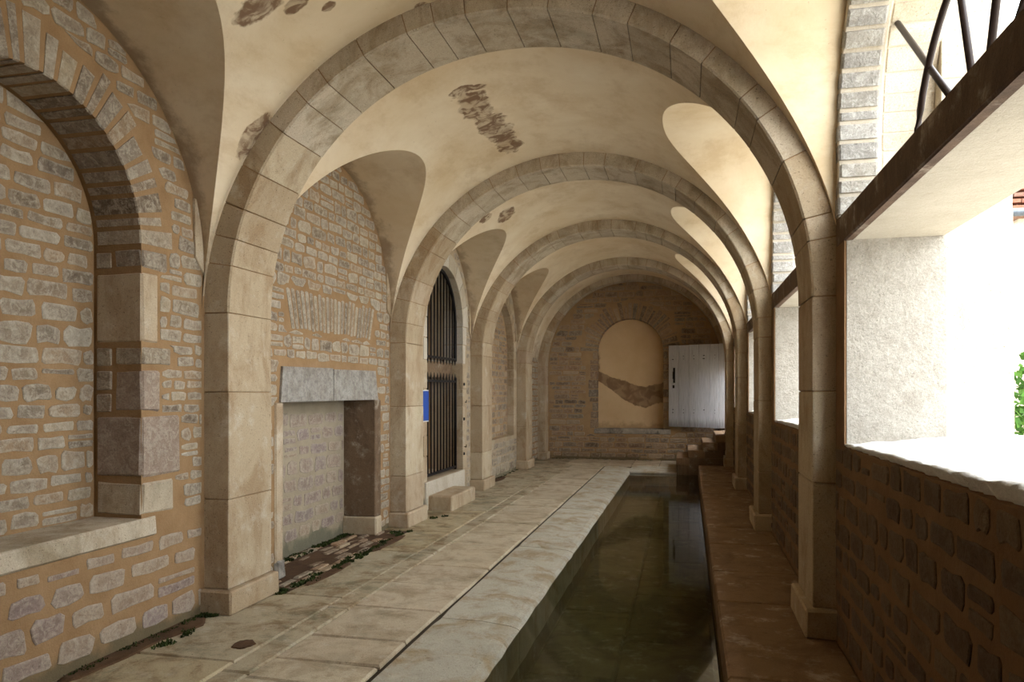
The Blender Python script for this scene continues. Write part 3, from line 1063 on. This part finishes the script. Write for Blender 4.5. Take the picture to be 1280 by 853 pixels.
    # rubble below the sill and beside the opening
    if i in (1, 2, 3, 4):
        yy0, yy1 = BAYS[i]
        def inR(y, z, c=c, lw=lw, uw=uw, yy0=yy0, yy1=yy1):
            if z < ZR + 0.02 or z > 3.3 or y < yy0 + 0.015 or y > yy1 - 0.015:
                return False
            if z < WZ0 + 0.02:
                return True
            return abs(y - c) > (lw + 0.03 if z < LB else uw + 0.03)
        sol = wall_stones(mapR, inR, yy0, yy1, ZR + 0.02, WZ0 + 0.005, (0.12, 0.19), (0.16, 0.36), 0.045, rnd, (0.004, 0.010))
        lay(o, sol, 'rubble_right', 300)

# iron grilles in the window heads
def grille(i, label):
    c, lw, uw = win_dims(i)
    g = empty('window_grille', (XR + 0.26, c, LT), label, 'grille', 'iron grilles in the arched window heads')
    x = XR + 0.26
    def strip(pts, r, nm='bar'):
        MB().tube(pts, r, 8).build(nm, 'iron_brown', g, True)
    zc = LT - 0.005
    hoop = [(x, c + 0.83 * math.cos(PI * k / 32), zc + 0.80 * math.sin(PI * k / 32)) for k in range(33)]
    strip(hoop, 0.017, 'hoop')
    hoop = [(x, c + 0.14 * math.cos(PI * k / 16), zc + 0.14 * math.sin(PI * k / 16)) for k in range(17)]
    strip(hoop, 0.015, 'hub')
    for dg in (41, 72, 108, 139):
        a = math.radians(dg)
        rr_ = 0.14
        while in_arch(c + rr_ * math.cos(a), zc + rr_ * math.sin(a), c, uw + 0.03, 2.9, 1.08, 2.7):
            rr_ += 0.01
        strip([(x + 0.012, c + 0.13 * math.cos(a), zc + 0.13 * math.sin(a)), (x + 0.012, c + rr_ * math.cos(a), zc + rr_ * math.sin(a))], 0.016, 'spoke')
    return g
for i, t in ((1, 'niche'), (2, 'square recess'), (3, 'iron gate'), (4, 'blind arch')):
    grille(i, 'brown iron fanlight grille of hoop and spokes in the window head opposite the ' + t)

# buttresses outside
for i in range(1, 4):
    y0 = PIER[i][0] - 0.17
    y1 = PIER[i][1] + 0.17
    b = empty('buttress', (XR + 0.7, (y0 + y1) / 2, 0), ['pale stone buttress outside between niche bay window and recess bay window', 'pale stone buttress outside between recess bay window and gate bay window', 'pale stone buttress outside between gate bay window and blind arch window', 'pale stone buttress outside beside the doorway above the steps'][i - 1], 'buttress', 'outside buttresses')
    z = -0.2
    while z < 4.4:
        h = rnd.uniform(0.28, 0.42)
        t = 0.03 * z / 4
        MB().box(XR + 0.508, XR + 0.875 - t, y0, y1, z, min(z + h, 4.5), 0.004, 0.0).build('block', 'buttress', b)
        z += h

# ------------------------------------------------------------------ transverse arches
ARCHL = {1: 'pale stone arch on piers between the arched niche and the square recess',
         2: 'pale stone arch on piers between the square recess and the iron gate',
         3: 'pale stone arch on piers between the iron gate and the blind arch',
         4: 'pale stone arch on piers between the blind arch and the stone steps',
         5: 'narrow stone arch standing against the brown end wall'}
def to_vault(p, n):
    # thickness from the arch soffit to a little behind the vault plaster or the wall face
    ex, ez = p[0] - CX, p[1] - CZ
    nl = math.hypot(n[0], n[1])
    nx, nz = n[0] / nl, n[1] / nl
    b = ex * nx + ez * nz
    d = -b + math.sqrt(max(b * b - (ex * ex + ez * ez - VR * VR), 0)) + 0.015
    if p[0] + nx * d < XL - 0.012:
        d = (XL - 0.012 - p[0]) / nx
    lim = XR + 0.012
    if p[0] + nx * d > lim:
        d = (lim - p[0]) / nx
    return d / nl
def ident(a, b, w_):
    return (a, w_, b)
for i in range(1, 6):
    y0, y1 = PIER[i]
    A = empty('stone_arch', (AX, (y0 + y1) / 2, 0), ARCHL[i], 'arch', 'stone arches across the gallery')
    rr = AR if i < 5 else AR + 0.02
    pts = arch_pts(AX, rr, AZ, rr - 0.03, 2.06, 96)
    ap = Path(pts)
    # mortar core slightly behind the stone faces
    V, F = wedge(ap, 0, ap.L, 0.012, to_vault, y0 + 0.008, y1 - (0.008 if i < 5 else 0), ident, 96, 0.004)
    mesh_obj('joint_mortar', V, F, 'mortar', A)
    cnt = 23
    ring(A, ap, cnt, 0.0, to_vault, y0, y1 if i < 5 else y1 - 0.006, ident, rnd, 0.007, lambda f: 'dressed_arch' if 0.2 < f < 0.85 else 'dressed', jit=0.28, nseg=4, ch=0.012, pj=0.003)
    for side in (-1, 1):
        zb = 0.0 if side < 0 else ZR
        xf = AX - rr if side < 0 else AX + rr
        xw = XL - 0.012 if side < 0 else XR + 0.012
        z = zb + 0.17
        while z < AZ - 0.01:
            h = rnd.uniform(0.42, 0.95)
            z1 = z + h
            if AZ - z1 < 0.3:
                z1 = AZ
            xa, xb = sorted((xf + rnd.uniform(-0.002, 0.002), xw))
            MB().box(xa, xb, y0 + rnd.uniform(-.002, .002), y1, z + 0.002, z1 - 0.002, 0.006, 0.0015).build('pier_stone', 'dressed', A)
            z = z1
        xa, xb = sorted((xf + side * 0.012, xw))
        MB().box(xa, xb, y0 + 0.012, y1 - 0.012, zb + 0.1, AZ + 0.02).build('joint_mortar', 'mortar', A)
        xa, xb = sorted((xf - side * 0.045, xw))
        MB().box(xa, xb, y0 - 0.045, min(y1 + 0.045, YEND), zb - 0.006, zb + 0.17, 0.014, 0.004).build('plinth', 'dressed', A)

# springer wedge stones where the vault folds meet the left piers
for i in (1, 2, 3, 4):
    y0 = PIER[i][0]
    P = [(y0 - 0.13, 2.96), (y0 - 0.02, 2.96), (y0 - 0.005, 2.42), (y0 - 0.115, 2.55)]
    s = stone_solid(P, mapL, 0.02, rnd)
    mesh_obj('springer_stone', s[0], s[1], 'dressed', bpy.data.objects['wall_left' + ('' if i == 0 else '.%03d' % i)])

# ------------------------------------------------------------------ floor, kerb, pool, ledge
PX0, PX1, PY0, PY1 = -1.13, 0.20, -0.9, 14.95
KX, KY = -1.71, 15.75
floor = MB()
floor.box(XL - 0.8, KX + 0.003, YBACK, YEND + 0.1, -0.5, -0.022)
floor.box(KX - 0.01, XR + 0.1, KY, YEND + 0.1, -0.5, -0.022)
fo = floor.build('floor', 'joint_dark', None)
tag(fo, 'worn stone paving of the walkway along the pool', 'floor', kind='structure')
def slab(x0, x1, y0, y1, mat, parent, g=0.006, z=0.0, name='slab', t=0.08, sk=0.0):
    # slab with chamfered top edges, a slightly skewed outline and a gentle tilt
    c = 0.012
    q = [(x0 + g, y0 + g), (x1 - g, y0 + g + sk), (x1 - g, y1 - g + sk), (x0 + g, y1 - g)]
    q = [(a + rnd.uniform(-.004, .004), b + rnd.uniform(-.006, .006)) for a, b in q]
    zz = [z + rnd.uniform(-0.006, 0.004) for _ in range(4)]
    cx_, cy_ = sum(a for a, b in q) / 4, sum(b for a, b in q) / 4
    V = [(a, b, z - t) for a, b in q] + [(a, b, zz[k] - c) for k, (a, b) in enumerate(q)]
    for k, (a, b) in enumerate(q):
        V.append((a + math.copysign(c, cx_ - a), b + math.copysign(c, cy_ - b), zz[k]))
    F = [(8, 9, 10, 11)]
    for k in range(4):
        j = (k + 1) % 4
        F += [(k, j, j + 4, k + 4), (k + 4, j + 4, j + 8, k + 8)]
    return mesh_obj(name, V, F, mat, parent)
ys = [YBACK, -0.2, 1.0, 1.9, 2.7, 3.35, 3.66, 3.97, 4.40, 5.07, 5.76, 6.40]
while ys[-1] < KY - 0.6:
    ys.append(ys[-1] + rnd.uniform(0.5, 0.95))
ys[-1] = KY
for k, (a, b) in enumerate(zip(ys, ys[1:])):
    xm = -2.42 if a < 5 or rnd.random() < 0.5 else -2.42 + rnd.uniform(-0.02, 0.12)
    slab(-2.42, KX - 0.022, a, b, 'paving', fo, 0.008 if 3.5 < a < 4.9 else 0.004, sk=rnd.uniform(-0.02, 0.02))
y = YBACK
while y < KY:
    l = rnd.uniform(1.1, 2.0)
    slab(-2.60, -2.42, y, min(y + l, KY), 'gutter', fo, 0.003)
    y += l
y = YBACK
while y < YEND:
    l = rnd.uniform(0.9, 1.8)
    y1_ = min(y + l, YEND)
    for stop in (5.24, 7.92):
        if y < stop - 0.01 and y1_ > stop - 0.25:
            y1_ = stop if y1_ < stop + 0.9 or y < stop else y1_
            break
    if y >= 5.2 and y < 7.9:
        slab(-3.10, -2.60, y, y1_, 'gutter', fo, 0.004)
    else:
        slab(XL - 0.03, -2.60, y, y1_, 'gutter', fo, 0.003)
    y = y1_
x = -2.6
while x < XR:
    l = rnd.uniform(0.5, 0.9)
    slab(x, min(x + l, XR + 0.05), KY + 0.003, YEND, 'paving', fo, 0.004)
    x += l
# rough bricks and earth on the floor of the recess
MB().box(XL - 0.37, -3.08, 5.22, 7.95, -0.10, -0.012).build('earth_bed', 'earth', fo)
for row in range(6):
    xa = XL - 0.32 + row * 0.105
    y = 5.36 + rnd.uniform(0, 0.1)
    while y < 7.8:
        l = rnd.uniform(0.14, 0.26)
        if (xa > XL - 0.01 or 5.75 < y < 7.45) and rnd.random() < 0.72:
            MB().box(xa, xa + rnd.uniform(0.06, 0.085), y, y + l, -0.05, rnd.uniform(-0.012, 0.008), 0.012, 0.006).build('brick', 'rubble_brown', fo)
        y += l + rnd.uniform(0.015, 0.05)

# thin drifts of earth lying on the paving
def earth_patch(cx_, cy_, rx, ry, seed):
    rr = random.Random(seed)
    n_ = 22
    V = []
    for k_ in range(n_):
        a = 2 * PI * k_ / n_
        q = 1 + 0.35 * mnoise.noise(Vector((math.cos(a) * 2, math.sin(a) * 2, seed)))
        V.append((max(cx_ + rx * q * math.cos(a), XL - 0.01), cy_ + ry * q * math.sin(a), -0.012))
    for v in V[:n_]:
        V.append((cx_ + (v[0] - cx_) * 0.8, cy_ + (v[1] - cy_) * 0.8, 0.006 + rr.uniform(-.001, .002)))
    V.append((cx_, cy_, 0.010))
    F = []
    for k_ in range(n_):
        j_ = (k_ + 1) % n_
        F += [(k_, j_, j_ + n_, k_ + n_), (k_ + n_, j_ + n_, 2 * n_)]
    mesh_obj('earth_patch', V, F, 'earth', fo)
for q_, e_ in enumerate([(XL + 0.05, 3.75, 0.10, 0.45), (XL + 0.07, 4.3, 0.12, 0.3), (-2.72, 4.12, 0.075, 0.09), (-3.05, 5.9, 0.06, 0.5), (-3.05, 7.2, 0.06, 0.5), (XL + 0.06, 12.8, 0.12, 0.6)]):
    earth_patch(*e_, q_ + 1)

# kerb: sloped coping stones
kerb = empty('pool_kerb', (KX, 8.0, 0), 'row of long pale sloping kerb stones between walkway and pool', 'kerb')
def kerb_stone(y0, y1, far=False):
    sec = [(KX + 0.004, -0.30), (KX + 0.004, -0.012), (KX + 0.022, 0.004), (-1.40, 0.002), (-1.19, -0.016), (-1.145, -0.030), (-1.125, -0.055), (-1.125, -0.30)]
    V, F = [], []
    nn = 14
    for k in range(nn + 1):
        y = y0 + 0.005 + (y1 - y0 - 0.010) * k / nn
        e = 0.012 if k in (0, nn) else 0
        for q, (x, z) in enumerate(sec):
            j = 0.010 * mnoise.noise(Vector((y * 3.1, x * 5, 1.7))) if 3 <= q <= 6 else 0
            j2 = 0.012 * mnoise.noise(Vector((y * 7.3, 4.2, 1.7))) if q in (5, 6, 7) else 0
            V.append((x + j2, y, z + j - (e if 1 <= q <= 5 else 0)))
    m = len(sec)
    for k in range(nn):
        for q in range(m - 1):
            F.append((k * m + q, k * m + q + 1, (k + 1) * m + q + 1, (k + 1) * m + q))
    F.append(tuple(range(m)))
    F.append(tuple(range(nn * m + m - 1, nn * m - 1, -1)))
    mesh_obj('kerb_stone', V, F, 'kerb', kerb)
ky = [-0.9, 0.3, 2.55, 4.95, 7.42, 9.95, 12.1, 13.85, KY - 0.02]
for a, b in zip(ky, ky[1:]):
    kerb_stone(a, b)
for a, b in ((-1.14, -0.215),):
    V, F = prism([(PY1 - 0.02, -0.3), (PY1 - 0.02, -0.035), (PY1 + 0.03, -0.012), (KY - 0.03, 0.006), (KY - 0.004, -0.008), (KY - 0.004, -0.3)], [], lambda p, q, w_: (w_, p, q), a, b)
    mesh_obj('kerb_stone', V, F, 'kerb', kerb)

# pool basin and water
pb = MB()
pb.box(PX0 - 0.02, PX1 + 0.03, PY0, PY1 + 0.9, -0.62, -0.47)
pb.box(PX0 - 0.5, PX0 - 0.01, PY0, PY1, -0.62, -0.28)
pb.box(PX0 - 0.5, PX1 + 0.7, PY0 - 0.5, PY0, -0.62, -0.01)
pb.box(PX0, PX1 + 0.03, PY1, PY1 + 0.8, -0.62, -0.28)
po = pb.build('pool_basin', 'pool_floor', None)
tag(po, 'dark slabbed bottom and sides of the long washing pool', 'pool', kind='structure')
y = 0.2
for xa, xb, st in ((PX0, -0.51, [0.3, 2.0, 3.7, 5.25, 6.85, 8.1, 9.55, 11.0, 12.5, 14.0, PY1]), (-0.51, PX1, [0.3, 1.6, 3.0, 4.5, 6.1, 7.5, 9.0, 10.4, 11.8, 13.3, PY1])):
    for a, b in zip(st, st[1:]):
        slab(xa, xb, a, b, 'pool_floor', po, 0.008, -0.45, 'bottom_slab', 0.05)
wt = MB()
nx, ny = 6, 40
V = [(PX0 - 0.02 + (PX1 + 0.04 - PX0) * a / nx, PY0 + (PY1 + 0.05 - PY0) * b / ny, ZW) for a in range(nx + 1) for b in range(ny + 1)]
F = [(a * (ny + 1) + b, (a + 1) * (ny + 1) + b, (a + 1) * (ny + 1) + b + 1, a * (ny + 1) + b + 1) for a in range(nx) for b in range(ny)]
wo = mesh_obj('pool_water', V, F, 'water', None, True, (-0.46, 7, ZW))
tag(wo, 'still dark green water filling the long pool', 'water')

ledge = empty('stone_ledge', (0.5, 7, ZR), 'raised brown stone ledge between pool and window wall', 'ledge')
MB().box(PX1 + 0.02, XR - 0.005, YBACK, 14.85, -0.6, ZR - 0.05).build('ledge_base', 'joint_dark', ledge)
ly = [YBACK, 0.1, 1.5, 2.6, 3.9, 5.3, 6.2, 7.3, 8.2, 9.1, 10.6, 12.2, 13.4, 14.85]
for a, b in zip(ly, ly[1:]):
    MB().box(PX1, XR - 0.002, a + 0.003, b - 0.003, -0.2, ZR + rnd.uniform(-.003, .003), 0.012, 0.003).build('slab', 'ledge', ledge)

# ------------------------------------------------------------------ steps and wooden door
st = empty('stone_steps', (0.3, 15.6, 0), 'flight of worn stone steps climbing to the side doorway', 'steps')
SY0, SY1 = 14.86, 16.36
for k, (x0, zt) in enumerate(((-0.22, 0.275), (0.0, 0.43), (0.29, 0.585), (0.53, 0.74))):
    x1 = (0.04, 0.33, 0.57, 0.715)[k]
    MB().box(x0, x1, SY0 + 0.004 * k, SY1, zt - 0.155, zt, 0.012, 0.004).build('step', 'ledge', st)
MB().box(0.70, XR + 0.222, 15.268, 16.592, 0.586, 0.74, 0.010, 0.003).build('threshold', 'ledge', st)
MB().box(XR + 0.218, XR + 0.512, 14.998, 16.762, 0.586, 0.735, 0.010, 0.003).build('threshold', 'ledge', st)
MB().box(-0.21, 0.198, SY0 + 0.02, PY1 + 0.004, -0.47, -0.28, 0.01, 0.003).build('base_block', 'dressed_brown', st)
MB().box(-0.21, 0.22, SY0 + 0.02, KY - 0.005, -0.285, 0.13, 0.01, 0.003).build('base_block', 'dressed_brown', st)
MB().box(-0.21, 0.05, KY - 0.01, SY1, -0.008, 0.13, 0.01, 0.003).build('base_block', 'dressed_brown', st)
MB().box(0.02, 0.678, SY0 + 0.02, SY1, -0.008, 0.28, 0.01, 0.003).build('base_block', 'dressed_brown', st)
MB().box(0.31, 0.678, SY0 + 0.03, 15.30, 0.26, 0.44, 0.01, 0.003).build('base_block', 'dressed_brown', st)
MB().box(0.31, XR + 0.004, 15.298, SY1, 0.26, 0.44, 0.01, 0.003).build('base_block', 'dressed_brown', st)
MB().box(0.676, XR + 0.004, 15.298, SY1, -0.008, 0.28, 0.01, 0.003).build('base_block', 'dressed_brown', st)
MB().box(0.55, 0.715, SY0 + 0.03, SY1, 0.43, 0.60, 0.01, 0.003).build('base_block', 'dressed_brown', st)
MB().box(0.713, XR + 0.004, 15.298, SY1, 0.43, 0.60, 0.01, 0.003).build('base_block', 'dressed_brown', st)

D0 = Vector((-0.42, 17.08, 0.775))
D1 = Vector((0.83, 16.46, 0.775))
du = (D1 - D0).normalized()
dn = Vector((du.y, -du.x, 0))            # towards the camera
DW = (D1 - D0).length
door = empty('wooden_door', D1, 'weathered grey plank door standing open against the end wall', 'door')
def dbox(name, u0, u1, v0, v1, n0, n1, mat, ch=0.004):
    mb = MB().box(u0, u1, n0, n1, v0, v1, ch)
    V = [tuple(D0 + du * a + dn * b + Vector((0, 0, c_))) for a, b, c_ in mb.V]
    return mesh_obj(name, V, mb.F, mat, door)
pw = [0.0, 0.25, 0.50, 0.74, 1.0, 1.2, DW]
planks = []
for k in range(6):
    planks.append(dbox('plank', pw[k] + 0.003, pw[k + 1] - 0.003, rnd.uniform(0, 0.012), 1.85 - rnd.uniform(0, 0.015), -0.035, rnd.uniform(-0.002, 0.003), 'wood'))
for v in (0.3, 1.5):
    dbox('batten', 0.05, DW - 0.03, v, v + 0.12, -0.07, -0.033, 'wood')
for q, u in enumerate((0.12, 0.37, 0.62, 0.87, 1.1)):
    for v in (0.33, 0.40, 1.53, 1.60):
        dbox('nail', u + rnd.uniform(-.03, .03) - 0.008, u + 0.008, v - 0.008, v + 0.008, -0.002, 0.010, 'iron', 0.003).parent = planks[q]
mb = MB().tube([(0.14, 0.004, 1.28), (0.14, 0.05, 1.25), (0.14, 0.055, 1.10), (0.14, 0.004, 1.06)], 0.012, 8)
V = [tuple(D0 + du * a + dn * b + Vector((0, 0, c_))) for a, b, c_ in mb.V]
mesh_obj('handle', V, mb.F, 'iron', door, True)
dbox('handle_plate', 0.115, 0.165, 1.0, 1.34, -0.001, 0.007, 'iron', 0.002)
dbox('keyhole_plate', 0.10, 0.15, 0.88, 0.95, -0.001, 0.006, 'iron', 0.002)

# ------------------------------------------------------------------ iron gate, grille, step, sign
gx = XL - 0.10
gt = empty('iron_gate', (gx, GC, GZ), 'black iron gate of vertical spiked bars below the stone transom', 'gate')
def bar(parent, pts, r, nm='bar'):
    MB().tube(pts, r, 6).build(nm, 'iron', parent, True)
nb = 12
for k in range(nb):
    y = GC - GA + 0.05 + (2 * GA - 0.1) * k / (nb - 1)
    bar(gt, [(gx, y, GZ + 0.03), (gx, y, 1.80), (gx, y, 1.86)], [0.0105, 0.0105, 0.003])
for z in (GZ + 0.05, 1.74):
    MB().box(gx - 0.012, gx + 0.012, GC - GA + 0.02, GC + GA - 0.02, z - 0.018, z + 0.018).build('rail', 'iron', gt)
MB().box(gx - 0.015, gx + 0.015, GC + GA - 0.05, GC + GA - 0.015, GZ + 0.01, 1.80).build('stile', 'iron', gt)
MB().box(gx - 0.015, gx + 0.015, GC - GA + 0.015, GC - GA + 0.05, GZ + 0.01, 1.80).build('stile', 'iron', gt)
for z in (0.62, 1.16, 1.70):
    MB().box(XL - 0.02, XL + 0.03, GC + GA + 0.02, GC + GA + 0.055, z - 0.022, z + 0.022, 0.005).build('hinge', 'iron', gt)
for z in (0.72, 1.42):
    MB().tube([(XL, GC + GA + 0.12, z), (XL + 0.03, GC + GA + 0.12, z), (XL + 0.03, GC + GA + 0.12, z + 0.03)], 0.010, 6).build('hook', 'iron', gt)
MB().box(gx - 0.03, gx + 0.03, GC - GA + 0.02, GC - GA + 0.1, 0.95, 1.1, 0.005).build('lock', 'iron', gt)
gg = empty('iron_grille', (gx, GC, 2.0), 'black iron grille with rounded top above the gate transom', 'grille')
for k in range(nb):
    y = GC - GA + 0.05 + (2 * GA - 0.1) * k / (nb - 1)
    zt = GS + math.sqrt(max(GA ** 2 - (y - GC) ** 2, 0)) - 0.01
    bar(gg, [(gx, y, 1.985), (gx, y, 2.03), (gx, y, zt)], [0.003, 0.0105, 0.0105])
MB().box(gx - 0.012, gx + 0.012, GC - GA + 0.02, GC + GA - 0.02, 2.06, 2.095).build('rail', 'iron', gg)
hp = [(GC - GA + 0.01, 2.05)] + arch_pts(GC, GA - 0.01, GS, GA - 0.01, 2.0, 32) + [(GC + GA - 0.01, 2.05)]
hpth = Path(hp)
V, F = wedge(hpth, 0, hpth.L, -0.045, 0.0, -0.12, -0.085, mapL, 60, 0.004)
mesh_obj('frame', V, F, 'iron', gg)
so = empty('stone_step', (XL + 0.18, 9.9, 0), 'low rectangular stone step below the iron gate', 'step')
MB().box(XL + 0.0, -3.05, 9.335, 10.45, -0.02, 0.185, 0.014, 0.004).build('block', 'dressed', so)
sg = empty('blue_sign', (XL, 9.21, 1.19), 'small blue enamel sign with white edge beside the iron gate', 'sign')
MB().box(XL + 0.012, XL + 0.022, 9.065, 9.345, 1.185, 1.61, 0.002).build('plate', 'white', sg)
MB().box(XL + 0.020, XL + 0.026, 9.08, 9.335, 1.20, 1.595, 0.002).build('face', 'blue', sg)

# ------------------------------------------------------------------ moss and small plants
def free(x, y):
    g_ = 0.016
    if y > YEND - g_ - 0.012:
        return False
    for a, b in PIER[1:]:
        if a - 0.045 - g_ < y < b + 0.045 + g_ and (x < AX - AR + 0.045 + g_ or x > AX + AR - 0.045 - g_):
            return False
    if FY0 + 0.02 + g_ < y < FY1 - 0.03 - g_:
        return x > XL - 0.365 + g_
    if FY0 - 0.13 < y < FY1 + 0.16:
        return x > XL + 0.035 + g_
    return x > XL + g_
def tufts(name, spots, label, mat='moss', leaf=0.014):
    mb = MB()
    for (x, y, z, r, n) in spots:
        for _ in range(n):
            a = rnd.uniform(0, 2 * PI)
            q = r * math.sqrt(rnd.random())
            px, py = x + q * math.cos(a), y + q * math.sin(a) * 1.5
            if not free(px, py):
                continue
            h = rnd.uniform(0.4, 1.0) * leaf * 1.6
            t = rnd.uniform(0, 2 * PI)
            dx, dy = leaf * math.cos(t) * 0.6, leaf * math.sin(t) * 0.6
            lx, ly_ = rnd.uniform(-1, 1) * leaf, rnd.uniform(-1, 1) * leaf
            mb.add([(px - dx, py - dy, z), (px + dx, py + dy, z), (px + lx + dx * .3, py + ly_ + dy * .3, z + h), (px + lx - dx * .3, py + ly_ - dy * .3, z + h)], [(0, 1, 2, 3)])
    return tag(mb.build(name, mat), label, 'moss', kind='stuff')
sp = []
for _ in range(26):
    sp.append((XL + rnd.uniform(0.02, 0.06), rnd.uniform(3.2, 4.6), -0.004, rnd.uniform(0.015, 0.04), 30))
for _ in range(34):
    sp.append((XL - 0.32 + rnd.uniform(0, 0.07), rnd.uniform(5.75, 7.58), -0.006, rnd.uniform(0.02, 0.05), 40))
for _ in range(46):
    sp.append((-3.10 + rnd.gauss(0, 0.03), rnd.uniform(5.3, 7.9), -0.003, rnd.uniform(0.015, 0.05), 36))
for _ in range(14):
    sp.append((XL + 0.03, rnd.uniform(12.1, 14.5), -0.004, 0.05, 26))
for x in range(18):
    sp.append((rnd.uniform(-3.1, -0.4), YEND - 0.03, -0.004, 0.05, 24))
sp += [(XL + 0.07, 4.585, 0, 0.05, 260), (XL + 0.13, 4.60, 0, 0.03, 120), (-3.16, 5.28, 0.0, 0.03, 80), (-3.13, 5.25, 0, 0.05, 120), (-3.1, 8.75, 0, 0.05, 60), (-3.0, 8.9, 0, 0.04, 40), (-3.2, 7.75, 0, 0.06, 90)] + [(-3.21 + rnd.uniform(-0.035, 0.035), 3.90 + rnd.uniform(0, 0.42), -0.004, rnd.uniform(0.012, 0.035), 16) for q in range(13)]  # first two spots: dense tufts added to imitate the dark of a gap
tufts('moss', sp, 'dark green moss and weeds along the foot of the walls')

# ------------------------------------------------------------------ outside
def plane(name, x0, x1, y0, y1, z, mat):
    return mesh_obj(name, [(x0, y0, z), (x1, y0, z), (x1, y1, z), (x0, y1, z)], [(0, 1, 2, 3)], mat)
tag(MB().box(XR + 0.511, XR + 6, 14.2, 20.0, -0.3, 0.72).build('terrace', 'ground'), 'pale raised terrace outside the doorway above the steps', 'terrace', kind='structure')  # unseen, added as pale raised ground that bounces light into the end bay
tag(MB().box(XL - 1.8, XR + 0.5, YBACK - 0.4, YEND + 0.6, -0.9, -0.6).build('foundation', 'joint_dark'), 'footing under the gallery', 'foundation', kind='structure')  # unseen, added to stop sky light coming up through gaps by the pool
tag(plane('ground', XR + 0.4, 60, -40, 80, -0.12, 'ground'), 'pale gravel yard outside the windows', 'ground', kind='structure')
hs = empty('house', (9, 14.5, 0), 'pale rendered house with clay tiled roof across the yard', 'house')
MB().box(4.86, 13, 12.6, 18, -0.1, 4.3).build('wall', 'house', hs)
for r_ in range(10):
    mbx = MB()
    z0 = 4.28 + r_ * 0.16
    y0 = 12.3 + r_ * 0.28
    for c_ in range(28):
        mbx.box(4.6 + c_ * 0.31, 4.6 + c_ * 0.31 + 0.29, y0, y0 + 0.34, z0 + rnd.uniform(0, .02), z0 + 0.06)
    mbx.build('roof_tile_row', 'tile', hs)
V, F = prism([(12.3, 4.2), (15.3, 5.86), (18.3, 4.2)], [], lambda a, b, w_: (w_, a, b), 4.7, 13.1)
mesh_obj('roof', V, F, 'tile', hs)
MB().tube([(4.55, 12.22, 4.22), (13.3, 12.22, 4.22)], 0.06, 8).build('gutter', 'grey_zinc', hs, True)
bs = MB()
for _ in range(2600):
    u, v = rnd.uniform(0, 2 * PI), rnd.uniform(-1, 1)
    r = 0.9 + 0.25 * rnd.random()
    p = Vector((5.38 + r * 0.85 * math.cos(u) * math.sqrt(1 - v * v), 11.6 + 0.6 * r * math.sin(u) * math.sqrt(1 - v * v), 1.3 + 1.35 * r * v))
    t = Vector((rnd.uniform(-1, 1), rnd.uniform(-1, 1), rnd.uniform(-1, 1))).normalized() * 0.07
    s = Vector((rnd.uniform(-1, 1), rnd.uniform(-1, 1), rnd.uniform(-1, 1))).normalized() * 0.05
    bs.add([tuple(p - t), tuple(p + s), tuple(p + t), tuple(p - s)], [(0, 1, 2, 3)])
bush = empty('garden_bush', (5.6, 11.6, -0.12), 'green leafy bush in front of the pale house', 'bush')
lf = bs.build('foliage', 'leaf', bush)
lf['kind'] = 'stuff'
MB().tube([(5.6, 11.6, -0.12), (5.62, 11.6, 0.6), (5.55, 11.62, 1.2)], [0.05, 0.04, 0.03], 7).build('stem', 'wood', bush)
